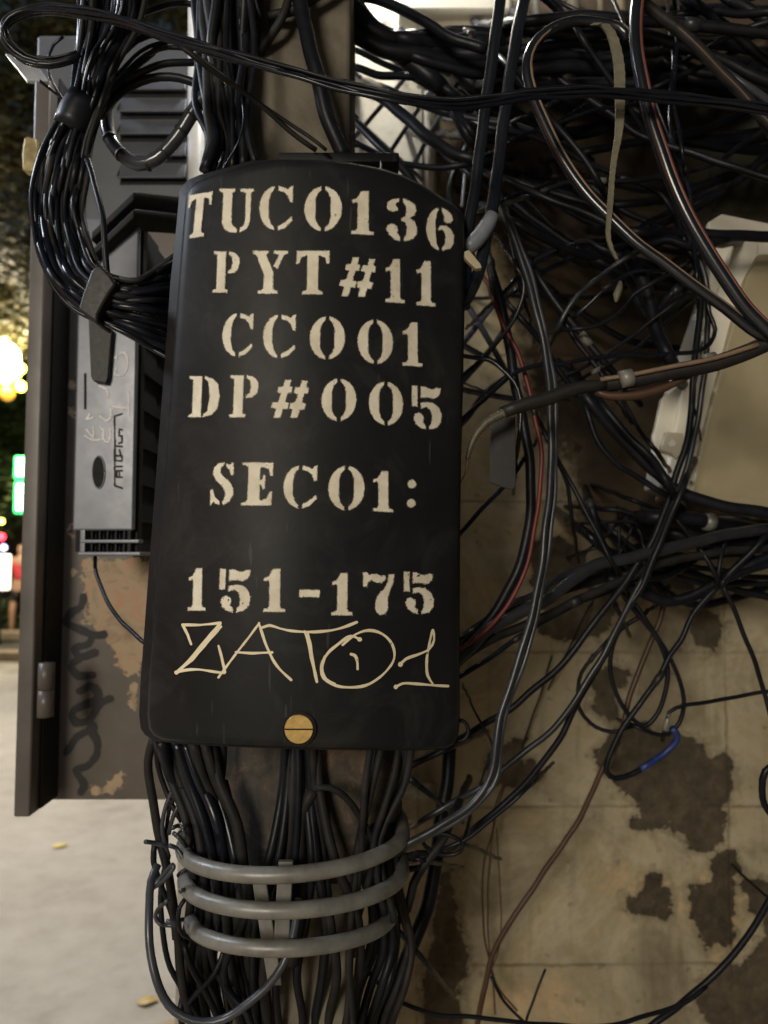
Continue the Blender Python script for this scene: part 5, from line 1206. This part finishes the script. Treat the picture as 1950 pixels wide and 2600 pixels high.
for s, r_, mt, lab in (('925,-70 893,80 915,300 950,500 990,660 1030,830 1060,1050 1080,1300 1110,1500 1180,1720', 26, 'dull', 'stout cable dropping from the left corner of the box down through the ties'),
 ('930,-60 950,100 990,230 1040,340 1100,440', 16, 'black', 'short black cable behind the left corner of the box'), ('985,-60 1010,60 1035,180 1070,320 1110,440', 12, 'red', 'red cable hanging under the left corner of the box'), ('1050,-60 1060,100 1090,260', 18, 'black', 'black cable beside the red one under the box'),
 ('1140,120 1060,220 1000,340 975,450 985,560 1010,650', 13, 'slate', 'outer bow of thin cable left of the rings'), ('1150,160 1085,250 1025,360 1000,480 1000,590', 13, 'gloss', 'middle bow of thin cable left of the rings'), ('1155,200 1100,290 1050,400 1020,520', 13, 'slate', 'inner bow of thin cable left of the rings'),
 ('1120,-60 1150,100 1190,280 1250,420 1280,600', 40, 'dull', 'broad dusty cable hanging between the red one and the pole'), ('1340,-60 1330,150 1300,320 1275,500 1265,650', 30, 'dull', 'broad dusty cable left of the mottled sheet'), ('1350,200 1400,400 1440,600 1530,850', 22, 'dull', 'cable slanting right behind the top ring'),
 ('1010,650 975,780 965,950 985,1150 1030,1320 1080,1420 1120,1500 1250,1720', 17, 'black', 'cable bowing left and down to the bottom of the picture'), ('930,560 925,680 960,800 1000,900 1040,1000 1050,1150', 18, 'black', 'cable weaving under the left tie'),
 ('1100,1150 1150,1310 1250,1500 1350,1700', 20, 'black', 'cable slanting right from the lowest tie'), ('1080,1600 1180,1480 1290,1350 1350,1200 1380,1100', 16, 'black', 'cable crossing up to the right under the lowest ring'), ('1260,1130 1290,1300 1370,1450 1480,1600 1520,1720', 22, 'black', 'cable slanting to the bottom under the lowest ring'), ('1100,1700 1080,1560 1110,1450', 18, 'black', 'short cable at the bottom edge inside the slate hose')):
    cable('L4', s, r_, .88, .89, mt, lab, g8)
cable('L4', '955,700 915,800 897,950 893,1100 905,1250 935,1390 985,1500 1060,1585 1170,1640 1290,1640 1400,1600 1490,1540 1600,1440 1700,1300 1760,1160 1790,1000 1800,900', 24, .80, .82, 'slate', 'slate blue hose making a wide U at the bottom left below the rings', None, Ys=[.86, .82, .80, .79, .79, .80, .83])
g9 = 'wire ties left of the rings'
for s, lab in (('875,562 930,570 1000,590', 'stub of wire tie sticking out to the left above the others'), ('1020,585 1060,600 1090,640 1110,700', 'wire tie hooked to the top ring'), ('1045,510 1080,540 1120,590', 'wire tie just above the one on the top ring'), ('920,830 950,800 1000,740 1040,700 1045,720 980,800 925,838', 'wire tie making a slanting loop by the middle ring'),
 ('1120,900 1080,960 1075,1060 1100,1120 1170,1150', 'wire tie bent in a C left of the lowest ring'), ('1010,915 950,970 935,1010 960,1055 1060,1065', 'wire tie curled round the stout cable'), ('1000,1040 1050,1045 1100,1030', 'straight wire tie under the curled one'), ('1040,480 1070,465 1110,480', 'wire tie in a small arch near the pale rods'), ('1085,860 1120,850 1150,870', 'wire tie wrapped under the middle ring')):
    cable('L4', s, 13, .835, .845, 'black' if 'C left' in lab else 'slate', lab, g9, cat='wire tie', name='wire_tie')
cable('D', [(206, 1195), (208, 1235), (220, 1275), (245, 1320), (275, 1355), (305, 1383), (345, 1400)], 4.5, 1.10, .90, 'black', 'thin cable leaving the bottom of the silver enclosure and curving behind the box')
pw = tube('pale_rod', [at(432, 2020, 1.0), at(448, 2120, 1.02), at(455, 2300, 1.05)], .017, M['pvc'], None, 14); tag(pw, 'pale rod showing between the hanging cables under the lowest ring', 'rod')
# tangle far back against the wall
rb = random.Random(21)
def back_tangle(N, x0, x1, y0, y1, ylo, yhi, label, group, rp=(3, 8), slope=.3):
    for i in range(N):
        xa = rb.uniform(x0-60, x0+(x1-x0)*.5); L = rb.uniform(.4, 1)*(x1-x0); ya = rb.uniform(y0, y1); sl = rb.uniform(-slope, slope+.25); sag = rb.uniform(-20, 70)
        pts = []; n_ = 6; ph = rb.uniform(0, 6)
        for k in range(n_+1):
            t = k/n_; pts.append((xa+L*t, ya+sl*L*t+sag*4*t*(1-t)+9*math.sin(ph+t*7)))
        Ya = rb.uniform(ylo, yhi); cable('D', pts, rb.uniform(*rp), Ya, Ya+rb.uniform(-.05, .05), rb.choice(['black', 'black', 'black', 'gloss']), label, group)
back_tangle(16, 1040, 1720, 30, 190, 1.20, 1.42, 'black cable in the dark tangle at the top right against the wall', 'tangle at the top right', (9, 19), .12)
back_tangle(16, 1010, 1600, 300, 680, 1.16, 1.40, 'black cable in the thinner tangle behind the hoses', 'tangle behind the hoses', (4, 11), .6)
back_tangle(9, 1330, 1720, 1060, 1230, 1.16, 1.35, 'black cable in the tangle under the meter box', 'tangle under the meter box', (5, 11), .15)
